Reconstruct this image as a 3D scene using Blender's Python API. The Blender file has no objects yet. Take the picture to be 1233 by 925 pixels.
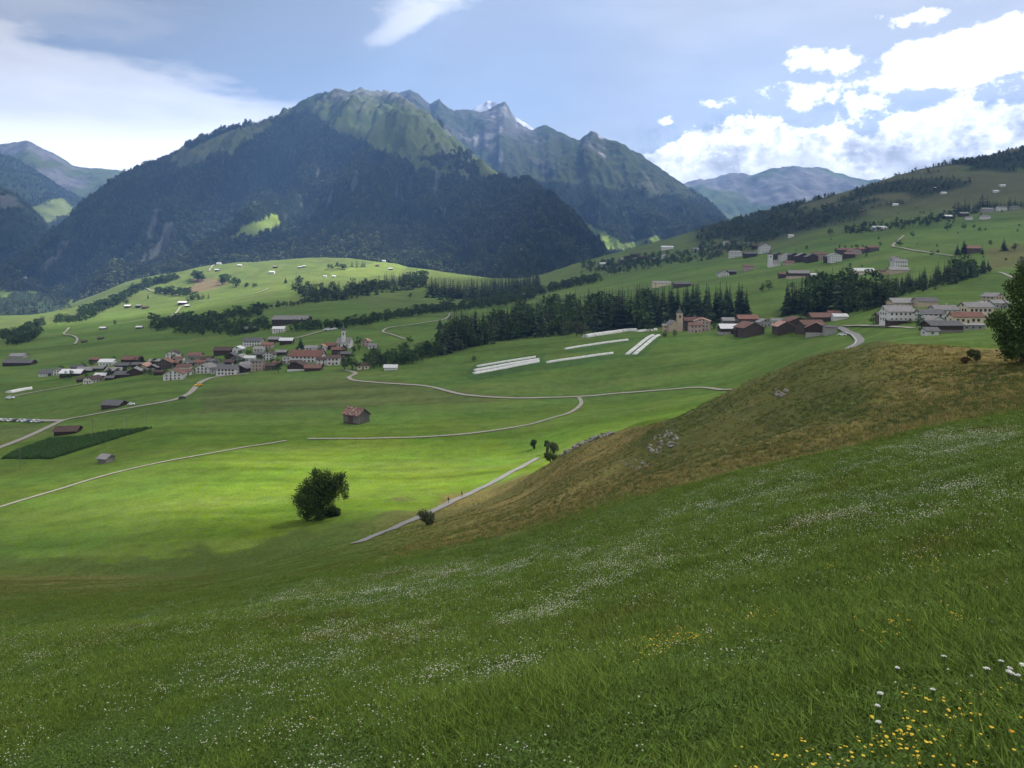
import bpy, bmesh, math, random
import numpy as np
from mathutils import Vector, Matrix

random.seed(7)
rng = np.random.default_rng(7)
R = math.radians
scene = bpy.context.scene
COL = scene.collection

# ------------------------------------------------------------------ camera
F = 949.0                      # focal length in pixels of the 1233 px wide photograph
UC, VH = 616.5, 330.0          # image centre column, eye-level row
cd = bpy.data.cameras.new('camera')
cd.sensor_width = 36.0
cd.lens = 36.0 * F / 1233.0
cd.shift_y = -(462.5 - VH) / 1233.0
cd.clip_start, cd.clip_end = 0.1, 60000.0
cam = bpy.data.objects.new('camera', cd)
cam.rotation_euler = (R(90), 0, 0)
COL.objects.link(cam)
scene.camera = cam

# ------------------------------------------------------------------ light
SUN_AZ, SUN_EL = 60.0, 52.0    # azimuth to the right of the view direction, elevation
L = Vector((math.sin(R(SUN_AZ)) * math.cos(R(SUN_EL)), math.cos(R(SUN_AZ)) * math.cos(R(SUN_EL)), math.sin(R(SUN_EL))))
sd = bpy.data.lights.new('sun', 'SUN')
sd.energy = 4.2
sd.angle = R(0.53)
sd.color = (1.0, 0.955, 0.88)
sun = bpy.data.objects.new('sun', sd)
sun.rotation_euler = L.to_track_quat('Z', 'Y').to_euler()
sun.location = (0, 0, 50)
COL.objects.link(sun)

scene.view_settings.view_transform = 'Standard'
scene.view_settings.look = 'None'
scene.view_settings.exposure = 1.5
scene.view_settings.gamma = 1.0
scene.cycles.use_denoising = True
scene.cycles.max_bounces = 6
scene.cycles.diffuse_bounces = 3
scene.cycles.transparent_max_bounces = 16
scene.cycles.volume_bounces = 0

# ------------------------------------------------------------------ world: sky with clouds
world = bpy.data.worlds.new('World')
scene.world = world
world.use_nodes = True
wn, wl = world.node_tree.nodes, world.node_tree.links
wn.clear()

def wmath(op, a, b=None, c=None, clamp=False):
    n = wn.new('ShaderNodeMath'); n.operation = op; n.use_clamp = clamp
    for i, s in enumerate((a, b, c)):
        if s is None: continue
        if isinstance(s, (int, float)): n.inputs[i].default_value = s
        else: wl.new(s, n.inputs[i])
    return n.outputs[0]

def wsmooth(x, lo, hi):
    n = wn.new('ShaderNodeMapRange'); n.interpolation_type = 'SMOOTHSTEP'
    wl.new(x, n.inputs[0]); n.inputs[1].default_value = lo; n.inputs[2].default_value = hi
    return n.outputs[0]

tc = wn.new('ShaderNodeTexCoord')
sep = wn.new('ShaderNodeSeparateXYZ')
wl.new(tc.outputs['Generated'], sep.inputs[0])
DX, DY, DZ = sep.outputs
AZ = wmath('MULTIPLY', wmath('ARCTAN2', DX, DY), 180 / math.pi)
EL = wmath('MULTIPLY', wmath('ARCSINE', DZ), 180 / math.pi)

def wnoise(scale, detail, sx=1.0, sy=1.0, off=0.0, rough=0.55):
    m = wn.new('ShaderNodeCombineXYZ')
    wl.new(wmath('MULTIPLY', AZ, sx), m.inputs[0]); wl.new(wmath('MULTIPLY', EL, sy), m.inputs[1])
    m.inputs[2].default_value = off
    n = wn.new('ShaderNodeTexNoise')
    n.inputs['Scale'].default_value = scale; n.inputs['Detail'].default_value = detail
    n.inputs['Roughness'].default_value = rough
    wl.new(m.outputs[0], n.inputs['Vector'])
    return n.outputs[0]

def to_ang(u, v):
    x, z = (u - UC) / F, (VH - v) / F
    return math.degrees(math.atan2(x, 1)), math.degrees(math.atan2(z, math.hypot(x, 1)))

def blob(u, v, ru, rv, rot=0.0, soft=1.0):
    """a field that is 1 in the middle of a cloud and falls through 0 at its rim (sizes in photo pixels)"""
    a0, e0 = to_ang(u, v)
    ra, re = ru * 57.3 / F, rv * 57.3 / F
    da, de = wmath('SUBTRACT', AZ, a0), wmath('SUBTRACT', EL, e0)
    c, s = math.cos(R(rot)), math.sin(R(rot))
    p = wmath('DIVIDE', wmath('ADD', wmath('MULTIPLY', da, c), wmath('MULTIPLY', de, s)), ra)
    q = wmath('DIVIDE', wmath('SUBTRACT', wmath('MULTIPLY', de, c), wmath('MULTIPLY', da, s)), re)
    d = wmath('SQRT', wmath('ADD', wmath('MULTIPLY', p, p), wmath('MULTIPLY', q, q)))
    return wmath('MULTIPLY', wmath('SUBTRACT', 1.0, d), soft)

def wmax(*xs):
    r = xs[0]
    for x in xs[1:]: r = wmath('MAXIMUM', r, x)
    return r

fine = wnoise(0.42, 9.0, 1.0, 1.25, 3.0, 0.6)
fine0 = wmath('ADD', wmath('SUBTRACT', fine, 0.5), wmath('MULTIPLY', wmath('SUBTRACT', wnoise(1.5, 6.0, 1.0, 1.3, 13.0, 0.6), 0.5), 0.34))
streak = wmath('SUBTRACT', wnoise(0.16, 7.0, 0.8, 3.0, 9.0, 0.6), 0.5)
# cumulus over the hills, upper cumulus, scraps
cum = wmax(blob(890, 205, 92, 70, 0, 2.2), blob(955, 205, 112, 50, 0, 2.2), blob(1050, 212, 130, 52, 0, 2.2), blob(1165, 192, 125, 66, 0, 2.2), blob(815, 205, 62, 28, 0, 1.8),
           blob(1300, 190, 170, 66, 0, 1.9), blob(1500, 170, 240, 60, 0, 1.5),
           blob(1190, 62, 132, 33, 8, 1.8), blob(1300, 42, 150, 36, 0, 1.8), blob(1460, 60, 200, 60),
           blob(995, 72, 44, 20, -5, .7), blob(1000, 120, 84, 20, -12, .32), blob(862, 126, 20, 9, 0, .34), blob(805, 146, 15, 8, 0, .34), blob(1100, 22, 34, 11, 0, .4))
cumf = wmath('ADD', cum, wmath('MULTIPLY', fine0, 1.7))
cum_m = wsmooth(cumf, 0.0, 0.34)
# the layer of cloud over the left valley
lay = wmax(blob(60, 190, 520, 135, -8), blob(40, 215, 340, 110, -4), blob(-200, 180, 420, 165, 0), blob(-600, 170, 460, 170))
lay_m = wsmooth(wmath('ADD', lay, wmath('MULTIPLY', streak, 0.8)), -0.04, 0.24)
# wisp at the top
wis = wmax(blob(500, 20, 84, 22, 32), blob(545, -22, 110, 44, 24))
wis_m = wmath('MULTIPLY', wsmooth(wmath('ADD', wis, wmath('MULTIPLY', wmath('ADD', streak, wmath('MULTIPLY', fine0, 0.5)), 1.2)), 0.0, 0.8), 0.8)
cor = wmath('MULTIPLY', wsmooth(wmath('ADD', blob(-60, -60, 330, 110, -10), wmath('MULTIPLY', streak, 1.2)), 0.0, 0.9), 0.55)
# fair-weather clouds all over the rest of the sky
broad = wnoise(0.055, 8.0, 1.0, 1.3, 21.0, 0.58)
out_view = wsmooth(EL, 20.0, 34.0)
back_view = wsmooth(wmath('ABSOLUTE', AZ), 44.0, 62.0)
gen_m = wmath('MULTIPLY', wsmooth(broad, 0.48, 0.62), wmath('MAXIMUM', out_view, back_view))
veil = wmath('ADD', 0.19, wmath('MULTIPLY', streak, 0.22))          # thin milky veil over the blue
mask = wmax(cum_m, lay_m, wis_m, cor, gen_m, veil)
mask = wmath('MULTIPLY', wmath('MULTIPLY', mask, wsmooth(EL, -3.0, 0.5)), 0.96)
# brightness of the clouds: white tops, pale grey undersides
low = wmath('SUBTRACT', 1.0, wsmooth(wmath('ADD', EL, wmath('MULTIPLY', fine0, 9.0)), 7.2, 11.0))
shade_n = wsmooth(wnoise(0.22, 6.0, 1.0, 1.1, 5.0, 0.6), 0.38, 0.62)
right_side = wsmooth(AZ, 4.0, 10.0)
gray = wmath('MULTIPLY', wmath('MULTIPLY', low, right_side), wmath('ADD', wmath('MULTIPLY', shade_n, 0.38), 0.58))
hi = wmath('ADD', 0.62, wmath('MULTIPLY', wmath('SUBTRACT', 1.0, wsmooth(EL, 7.0, 15.0)), 0.50))
hi = wmath('ADD', hi, wmath('MULTIPLY', wsmooth(AZ, 2.0, 14.0), 0.40))
br = wmath('MULTIPLY', hi, wmath('SUBTRACT', 1.0, wmath('MULTIPLY', gray, 0.80)))
left_side = wsmooth(wmath('MULTIPLY', AZ, -1.0), 5.0, 14.0)
br = wmath('MULTIPLY', br, wmath('SUBTRACT', 1.0, wmath('MULTIPLY', wmath('MULTIPLY', left_side, wsmooth(EL, 8.0, 10.5)), wmath('ADD', 0.22, wmath('MULTIPLY', streak, 0.5)))))
ccol = wn.new('ShaderNodeMix'); ccol.data_type = 'RGBA'
wl.new(wsmooth(wmath('DIVIDE', br, hi), 0.35, 0.95), ccol.inputs['Factor'])
ccol.inputs['A'].default_value = (0.93, 0.94, 0.97, 1); ccol.inputs['B'].default_value = (0.97, 0.97, 1.0, 1)

sky = wn.new('ShaderNodeTexSky')
sky.sky_type = 'NISHITA'
sky.sun_disc = False
sky.sun_elevation = R(SUN_EL)
sky.sun_rotation = R(SUN_AZ)
sky.altitude = 1300
sky.air_density = 1.0
sky.dust_density = 5.0
sky.ozone_density = 0.2
bg1 = wn.new('ShaderNodeBackground'); bg1.inputs['Strength'].default_value = 0.061
wl.new(sky.outputs[0], bg1.inputs['Color'])
bg2 = wn.new('ShaderNodeBackground')
wl.new(ccol.outputs['Result'], bg2.inputs['Color'])
wl.new(br, bg2.inputs['Strength'])
mx = wn.new('ShaderNodeMixShader')
wl.new(mask, mx.inputs[0]); wl.new(bg1.outputs[0], mx.inputs[1]); wl.new(bg2.outputs[0], mx.inputs[2])
wo = wn.new('ShaderNodeOutputWorld'); wl.new(mx.outputs[0], wo.inputs['Surface'])

# ------------------------------------------------------------------ helpers: noise, curves, meshes
def vnoise(x, y, seed=0):
    x = np.asarray(x, float); y = np.asarray(y, float)
    ix, iy = np.floor(x).astype(np.int64), np.floor(y).astype(np.int64)
    fx, fy = x - ix, y - iy
    fx = fx * fx * fx * (fx * (fx * 6 - 15) + 10); fy = fy * fy * fy * (fy * (fy * 6 - 15) + 10)
    def h(a, b):
        k = (a * 374761393 + b * 668265263 + seed * 1013904223) & 0xffffffff
        k = ((k ^ (k >> 13)) * 1274126177) & 0xffffffff
        k = ((k ^ (k >> 16)) * 2246822519) & 0xffffffff
        return ((k ^ (k >> 15)) & 0xffffff) / float(0xffffff) * 2 - 1
    a, b, c, d = h(ix, iy), h(ix + 1, iy), h(ix, iy + 1), h(ix + 1, iy + 1)
    return (a + (b - a) * fx) * (1 - fy) + (c + (d - c) * fx) * fy

def fbm(x, y, seed=0, octv=4, gain=0.5, lac=2.03):
    s, a, n = 0.0, 1.0, 0.0
    for k in range(octv):
        s = s + a * vnoise(x, y, seed + k * 17); n += a
        a *= gain; x = x * lac + 13.1; y = y * lac + 7.7
    return s / n

def ridged(x, y, seed=0, octv=4):
    s, a, n = 0.0, 1.0, 0.0
    for k in range(octv):
        s = s + a * (1 - 2 * np.abs(vnoise(x, y, seed + k * 17))); n += a
        a *= 0.5; x = x * 2.1 + 3.3; y = y * 2.1 + 9.1
    return s / n

def pchip_slopes(x, y):
    h = np.diff(x); d = np.diff(y) / h
    m = np.zeros_like(y)
    for i in range(1, len(x) - 1):
        if d[i - 1] * d[i] > 0:
            w1, w2 = 2 * h[i] + h[i - 1], h[i] + 2 * h[i - 1]
            m[i] = (w1 + w2) / (w1 / d[i - 1] + w2 / d[i])
    m[0], m[-1] = d[0], d[-1]
    return m

def pchip(x, y, q):
    x = np.asarray(x, float); y = np.asarray(y, float)
    m = pchip_slopes(x, y)
    q = np.clip(q, x[0], x[-1])
    i = np.clip(np.searchsorted(x, q) - 1, 0, len(x) - 2)
    h = x[i + 1] - x[i]; t = (q - x[i]) / h
    return ((2 * t**3 - 3 * t**2 + 1) * y[i] + (t**3 - 2 * t**2 + t) * h * m[i] +
            (-2 * t**3 + 3 * t**2) * y[i + 1] + (t**3 - t**2) * h * m[i + 1])

def smooth01(x, lo, hi):
    t = np.clip((x - lo) / (hi - lo), 0, 1)
    return t * t * (3 - 2 * t)

def in_poly(u, v, poly):
    inside = np.zeros(np.shape(u), bool)
    n = len(poly)
    for i in range(n):
        x1, y1 = poly[i]; x2, y2 = poly[(i + 1) % n]
        if y1 == y2: continue
        c = ((y1 > v) != (y2 > v)) & (u < (x2 - x1) * (v - y1) / (y2 - y1) + x1)
        inside ^= c
    return inside

def new_mesh(name, verts, faces_flat, nper, smooth=True):
    me = bpy.data.meshes.new(name)
    nv, nf = len(verts), len(faces_flat) // nper
    me.vertices.add(nv); me.vertices.foreach_set('co', np.asarray(verts, np.float32).ravel())
    me.loops.add(nf * nper); me.loops.foreach_set('vertex_index', np.asarray(faces_flat, np.int32))
    me.polygons.add(nf)
    me.polygons.foreach_set('loop_start', np.arange(0, nf * nper, nper, dtype=np.int32))
    if smooth: me.polygons.foreach_set('use_smooth', np.ones(nf, bool))
    me.update(calc_edges=True)
    return me

def grid_faces(nr, nc):
    i = np.arange(nr - 1)[:, None] * nc + np.arange(nc - 1)[None, :]
    return np.stack([i, i + 1, i + nc + 1, i + nc], -1).reshape(-1)

def set_color(me, rgb, name='zone'):
    a = me.color_attributes.new(name, 'FLOAT_COLOR', 'POINT')
    c = np.ones((len(me.vertices), 4), np.float32); c[:, :3] = rgb
    a.data.foreach_set('color', c.ravel())

def link(name, me, parent=None):
    o = bpy.data.objects.new(name, me); COL.objects.link(o)
    if parent: o.parent = parent
    return o

def tag(o, label=None, cat=None, group=None, kind=None):
    if label: o['label'] = label
    if cat: o['category'] = cat
    if group: o['group'] = group
    if kind: o['kind'] = kind
    return o

# ------------------------------------------------------------------ materials of the land
def nodes_of(name):
    m = bpy.data.materials.new(name); m.use_nodes = True
    nt = m.node_tree
    return m, nt.nodes, nt.links, nt.nodes['Principled BSDF']

def add_noise(nodes, links, scale, detail=4.0, rough=0.55, vec=None):
    n = nodes.new('ShaderNodeTexNoise')
    n.inputs['Scale'].default_value = scale; n.inputs['Detail'].default_value = detail; n.inputs['Roughness'].default_value = rough
    if vec is None:
        g = nodes.get('geo') or nodes.new('ShaderNodeNewGeometry'); g.name = 'geo'
        vec = g.outputs['Position']
    links.new(vec, n.inputs['Vector'])
    return n.outputs[0]

def ramp(nodes, links, src, lo, hi, out_lo, out_hi):
    n = nodes.new('ShaderNodeMapRange')
    links.new(src, n.inputs[0])
    for k, x in zip((1, 2, 3, 4), (lo, hi, out_lo, out_hi)): n.inputs[k].default_value = x
    return n.outputs[0]

def mul(nodes, links, *srcs):
    r = srcs[0]
    for s in srcs[1:]:
        n = nodes.new('ShaderNodeMath'); n.operation = 'MULTIPLY'
        links.new(r, n.inputs[0])
        if isinstance(s, (int, float)): n.inputs[1].default_value = s
        else: links.new(s, n.inputs[1])
        r = n.outputs[0]
    return r

def scale_color(nodes, links, col, fac):
    n = nodes.new('ShaderNodeVectorMath'); n.operation = 'SCALE'
    links.new(col, n.inputs[0]); links.new(fac, n.inputs['Scale'])
    return n.outputs[0]

def land_material(name, scales, bump=None):
    m, nd, lk, p = nodes_of(name)
    at = nd.new('ShaderNodeAttribute'); at.attribute_name = 'zone'
    facs = [ramp(nd, lk, add_noise(nd, lk, s, d), 0.25, 0.75, lo, hi) for s, d, lo, hi in scales]
    col = scale_color(nd, lk, at.outputs['Color'], mul(nd, lk, *facs))
    # patches that are a little more yellow
    hs = nd.new('ShaderNodeHueSaturation'); lk.new(col, hs.inputs['Color'])
    lk.new(ramp(nd, lk, add_noise(nd, lk, scales[0][0] * 1.7, 5.0), 0.3, 0.7, 0.485, 0.515), hs.inputs['Hue'])
    lk.new(ramp(nd, lk, add_noise(nd, lk, scales[-1][0] * 0.6, 5.0), 0.3, 0.7, 0.82, 1.12), hs.inputs['Saturation'])
    lk.new(hs.outputs[0], p.inputs['Base Color'])
    p.inputs['Roughness'].default_value = 0.95
    p.inputs['Specular IOR Level'].default_value = 0.03
    if bump:
        b = nd.new('ShaderNodeBump'); b.inputs['Strength'].default_value = bump[1]; b.inputs['Distance'].default_value = bump[2]
        lk.new(add_noise(nd, lk, bump[0], 6.0, 0.65), b.inputs['Height']); lk.new(b.outputs[0], p.inputs['Normal'])
    return m

M_ground = land_material('grassland', [(0.02, 5, 0.8, 1.2), (0.16, 6, 0.8, 1.2), (1.3, 6, 0.72, 1.28)], (2.2, 0.5, 0.25))
M_mount = land_material('mountain_side', [(0.0016, 6, 0.75, 1.25), (0.011, 8, 0.6, 1.4)], (0.012, 0.7, 14.0))
M_rock = land_material('mountain_rock', [(0.0018, 6, 0.7, 1.3), (0.010, 9, 0.55, 1.45)], (0.009, 0.9, 26.0))

# ------------------------------------------------------------------ the ground: one sheet from the photographer's feet to the far hills
# columns are lines of sight; every row of knots is a feature of the land (row in the photograph, distance in metres)
ST = np.array([-500, 0, 200, 400, 616, 700, 850, 1000, 1100, 1233, 1700], float)
KN = [
 # rows ...................................................................   distances
 ([925]*11,                                                                  [16, 11, 9.3, 7.7, 6, 5.5, 4.8, 4.3, 4, 3.6, 2.7]),
 ([850, 790, 768, 745, 716, 697, 660, 625, 600, 565, 470],                   [30, 26, 25, 25, 24, 23, 22, 21, 20, 20, 20]),
 ([770, 735, 725, 695, 655, 625, 582, 548, 525, 500, 420],                   [90, 75, 70, 65, 60, 58, 55, 50, 48, 45, 40]),
 ([735, 712, 705, 675, 632, 600, 571, 536, 508, 478, 390],                   [140, 120, 115, 105, 85, 80, 68, 63, 62, 60, 60]),
 ([715, 700, 697, 662, 605, 565, 528, 480, 458, 448, 370],                   [170, 155, 145, 150, 150, 125, 95, 86, 82, 78, 80]),
 ([700, 690, 688, 645, 582, 537, 488, 432, 419, 424, 360],                   [190, 184, 176, 190, 235, 185, 130, 112, 102, 98, 100]),
 ([670, 672, 665, 620, 570, 560, 520, 452, 427, 418, 380],                   [205, 196, 190, 215, 262, 260, 250, 220, 190, 180, 180]),
 ([620, 610, 590, 560, 540, 518, 484, 430, 412, 405, 370],                   [250, 250, 256, 295, 320, 330, 345, 330, 270, 270, 270]),
 ([545, 540, 520, 510, 480, 480, 470, 418, 403, 397, 360],                   [370, 370, 370, 385, 430, 425, 400, 390, 340, 340, 350]),
 ([485, 485, 475, 465, 445, 435, 425, 405, 393, 389, 350],                   [550, 550, 490, 490, 510, 510, 500, 470, 400, 400, 430]),
 ([440, 445, 450, 442, 418, 408, 402, 392, 384, 376, 340],                   [780, 780, 610, 580, 590, 600, 590, 520, 440, 460, 500]),
 ([415, 425, 425, 408, 405, 400, 395, 383, 368, 355, 310],                   [960, 960, 760, 720, 720, 720, 680, 600, 520, 560, 600]),
 ([400, 405, 405, 388, 385, 375, 352, 345, 330, 325, 270],                   [1250, 1250, 1000, 920, 950, 950, 950, 850, 800, 750, 800]),
 ([385, 385, 375, 365, 360, 352, 325, 310, 300, 290, 220],                   [1700, 1700, 1500, 1300, 1400, 1300, 1300, 1150, 1050, 1000, 1100]),
 ([384, 382, 350, 335, 345, 330, 300, 272, 262, 250, 160],                   [2000, 2000, 1950, 1900, 1900, 1800, 1900, 1600, 1500, 1500, 1500]),
 ([390, 386, 331, 312, 338, 318, 277, 241, 213, 185, 95],                    [2300, 2300, 2350, 2500, 2400, 2200, 2500, 2400, 2500, 2600, 2600]),
 ([400, 400, 336, 324, 338, 324, 292, 262, 240, 215, 130],                   [3000, 3000, 3000, 3200, 3200, 3100, 3300, 3300, 3300, 3400, 3400]),
]
def sheet(st, kn, U, ys=None, rows=None, crisp=False):
    """heights over lines of sight U; ys: a shared list of distances, or rows: that many from the first to the last knot"""
    V = np.array([np.interp(U, st, k[0]) if crisp else pchip(st, k[0], U) for k in kn])            # knots x columns
    Y = np.exp(np.array([pchip(st, np.log(k[1]), U) for k in kn]))
    Z = (VH - V) / F * Y
    nc = len(U)
    if ys is not None:
        out_y = np.repeat(np.asarray(ys)[:, None], nc, 1)
    else:
        t = np.linspace(0, 1, rows)[:, None]
        out_y = np.exp(np.log(Y[0])[None] * (1 - t) + np.log(Y[-1])[None] * t)
    out_z = np.zeros_like(out_y)
    for j in range(nc):
        out_z[:, j] = pchip(np.log(Y[:, j]), Z[:, j], np.log(out_y[:, j]))
    X = (np.asarray(U)[None] - UC) / F * out_y
    return X, out_y, out_z

GU = np.concatenate([np.arange(-640, -60, 20), np.arange(-60, 1293, 3.0), np.arange(1293, 1900, 20)])
GY = np.concatenate([[0.9, 1.6, 2.3], np.geomspace(3.0, 3100, 880)])
# a first knot under the camera: the meadow falls away from it and rises to the right
k0v = VH - ((-1.65 - 0.36 + 0.18 * (ST - UC) / F) / 1.0) * F
KN0 = [(list(k0v), [1.0] * 11)] + KN
GX2, GY2, GZ2 = sheet(ST, KN0, GU, ys=GY)
near = lambda lo, hi: 1 - smooth01(GY2, lo, hi)
GZ2 = GZ2 + fbm(GX2 / 2.2, GY2 / 2.2, 1, 3) * 0.05 * near(30, 80)
GZ2 += fbm(GX2 / 9, GY2 / 9, 5, 3) * 0.16 * near(150, 420) * smooth01(GY2, 5, 25)
GZ2 += (fbm(GX2 / 26, GY2 / 15, 15, 4) * 1.5 + ridged(GX2 / 40, GY2 / 22, 16, 3) * .8) * smooth01(GY2, 62, 95) * near(170, 240) * smooth01(GX2, 5, 30)
bankish = smooth01(GY2, 55, 85) * near(200, 290)
GZ2 += fbm(GX2 / 16, GY2 / 11, 8, 4) * 1.1 * bankish * smooth01(GX2, -60, 10)
GZ2 += fbm(GX2 / 55, GY2 / 45, 9, 3) * 0.8 * smooth01(GY2, 90, 260) * near(500, 800)
GZ2 += fbm(GX2 / 190, GY2 / 190, 11, 4) * 5.5 * smooth01(GY2, 620, 1300)
GZ2 += ridged(GX2 / 420, GY2 / 420, 12, 4) * 14 * smooth01(GY2, 1500, 2300)
GVP = VH - GZ2 / GY2 * F                                     # row of every grid point in the photograph
LGY = np.log(GY)

def _col(u):
    j = int(np.clip(np.searchsorted(GU, u) - 1, 0, len(GU) - 2))
    return j, float(np.clip((u - GU[j]) / (GU[j + 1] - GU[j]), 0, 1))

def ground_z(x, y):
    y = max(y, 1.0)
    j, t = _col(UC + F * x / y)
    ly = math.log(y)
    i = int(np.clip(np.searchsorted(LGY, ly) - 1, 0, len(GY) - 2))
    s = min(max((y - GY[i]) / (GY[i + 1] - GY[i]), 0), 1)
    z0 = GZ2[i, j] * (1 - t) + GZ2[i, j + 1] * t
    z1 = GZ2[i + 1, j] * (1 - t) + GZ2[i + 1, j + 1] * t
    return float(z0 * (1 - s) + z1 * s)

def at(u, v, ymin=0.0):
    """the first point of the ground seen along the line of sight through (u, v)"""
    j, t = _col(u)
    vv = GVP[:, j] * (1 - t) + GVP[:, j + 1] * t
    ok = np.nonzero((vv <= v) & (GY >= ymin))[0]
    if len(ok) == 0:
        i = int(np.argmin(np.where(GY > max(ymin, 300), vv, 1e9))); y = GY[i]
    else:
        i = ok[0]
        if i > 0 and vv[i - 1] > v:
            s = (vv[i - 1] - v) / (vv[i - 1] - vv[i]); y = GY[i - 1] + (GY[i] - GY[i - 1]) * s
        else: y = GY[i]
    x = (u - UC) / F * y
    return Vector((x, y, ground_z(x, y)))

# ---- what grows where (sward colours by area, raised where the hill is to look sunlit)
Ug = np.repeat(GU[None], len(GY), 0)
wob = fbm(GX2 / (GY2 * 0.05), np.log(GY2) * 20, 31, 4)
wob2 = fbm(GX2 / (GY2 * 0.05) + 50, np.log(GY2) * 20, 41, 4)
Uw, Vw = Ug + wob * 9, GVP + wob2 * 6
C_mead = np.array([0.064, 0.105, 0.017]); C_dry = np.array([0.185, 0.150, 0.050]); C_mown = np.array([0.105, 0.170, 0.014])
C_field = np.array([0.084, 0.139, 0.026]); C_olive = np.array([0.095, 0.108, 0.036]); C_crop = np.array([0.030, 0.070, 0.020])
C_alp = np.array([0.072, 0.092, 0.032]); C_earth = np.array([0.17, 0.115, 0.075]); C_wood = np.array([0.022, 0.034, 0.016])
C_lush = np.array([0.082, 0.150, 0.018])
zone = np.repeat(np.repeat(C_mead[None, None], len(GY), 0), len(GU), 1).copy()
def blend(w, c):
    global zone
    zone = zone * (1 - w[..., None]) + np.asarray(c) * w[..., None]
# yellow-green strip at the foot of the meadow
blend(smooth01(GY2, 35, 80) * 0.55, np.array([0.080, 0.112, 0.026]))
k3y = np.exp(pchip(ST, np.log(KN[2][1]), GU))[None]; k6y = np.exp(pchip(ST, np.log(KN[5][1]), GU))[None]
ybr = GY2 * (1 + 0.10 * wob)
bank_x = smooth01(Uw, 380, 620)
bank = smooth01(ybr, k3y * 0.98, k3y * 1.28) * (1 - smooth01(ybr, k6y * 1.06, k6y * 1.12)) * bank_x
patchy = 0.62 + 0.38 * smooth01(fbm(GX2 / 14, GY2 / 14, 51, 5), -0.35, 0.25)
dark_face = smooth01(Ug, 740, 800) * (1 - smooth01(Ug, 1000, 1120)) * smooth01(ybr, k3y * 1.3, k3y * 1.6)
blend(bank, C_dry)
blend(bank * np.clip(dark_face * 0.75 + (1 - patchy) * 1.3, 0, 0.92), np.array([0.070, 0.086, 0.026]))
# brown strip at the foot of the slope on the left
left = (1 - smooth01(Ug, 90, 330)) * smooth01(GVP, 690, 697) * (1 - smooth01(GVP, 705, 750))
blend(left * 0.7 * (GY2 > 60) * patchy, C_dry * 0.8)
# valley floor
valley = smooth01(ybr, k6y * 1.05, k6y * 1.1)
blend(valley, C_field)
lushv = valley * (1 - smooth01(GY2, 330, 430)) * (1 - smooth01(Ug, 900, 960))
blend(lushv, C_mown)
blend(valley * in_poly(Uw, Vw, [(560, 500), (700, 490), (890, 470), (890, 500), (760, 530), (640, 560)]) * 0.5, C_lush)
blend(valley * smooth01(Vw, 440, 446) * in_poly(Uw, Vw, [(240, 470), (420, 455), (560, 472), (640, 480), (420, 492), (240, 500)]) * 0.6, C_olive)
blend(valley * in_poly(Ug, GVP, [(0, 512), (55, 512), (80, 518), (0, 540)]) * 0.6, C_olive)
streaks = fbm(GX2 / 130, GY2 / 13, 77, 4) * (1 - smooth01(GY2, 500, 900)) + fbm(GX2 / 420, GY2 / 60, 78, 4) * smooth01(GY2, 400, 900)
mow = fbm(GX2 / 240 + GY2 / 90, GY2 / 5.5, 79, 3) * (1 - smooth01(GY2, 380, 620))
zone *= (1 + (0.42 * streaks + 0.22 * mow) * valley)[..., None]
blend(valley * smooth01(streaks, .1, .45) * 0.35, C_olive)
blend(valley * (1 - smooth01(Uw, 120, 330)) * (1 - smooth01(GY2, 330, 420)) * 0.6, C_field)
blend(valley * in_poly(Ug, GVP, [(0, 553), (16, 543), (60, 528), (95, 526), (130, 519), (183, 515), (62, 553)]) * 1.0, C_crop)
for poly in ([(560, 453), (572, 438), (655, 427), (657, 440), (570, 460)], [(652, 441), (742, 424), (745, 431), (660, 446)], [(676, 424), (760, 407), (770, 410), (700, 426)], [(745, 430), (782, 402), (800, 402), (775, 430)]):
    blend(in_poly(Ug + wob * 2, GVP + wob2, poly) * (GY2 > 350) * (GY2 < 900) * 0.55, C_crop * 1.35)
# upper terraces and hills
far_w = smooth01(GY2, 1300, 1900)
blend(far_w * 0.9 * (1 - smooth01(Ug, 640, 800)), np.array([0.105, 0.140, 0.034]))  # left hill: pasture colour lightened to add to its sunlight
blend(far_w * 0.6 * smooth01(Ug, 640, 800), C_alp)
blend(valley * smooth01(GY2, 900, 1200) * smooth01(fbm(GX2 / 260, GY2 / 500, 61, 4), 0.05, 0.3) * 0.5, C_olive)
blend(in_poly(Uw, Vw, [(225, 352), (240, 332), (262, 334), (275, 340), (250, 352), (235, 356)]) * (GY2 > 900) * 0.75, C_earth)
blend(in_poly(Uw, Vw, [(1185, 300), (1233, 290), (1233, 325), (1190, 322)]) * (GY2 > 500) * 0.5, np.array([0.14, 0.10, 0.05]))
blend(in_poly(Uw, Vw, [(395, 332), (440, 320), (468, 308), (488, 316), (486, 330), (430, 337)]) * (GY2 > 1500) * 0.7, np.array([0.15, 0.20, 0.04]))  # sunlit clearing: its brightness is put into the grass colour
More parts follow.
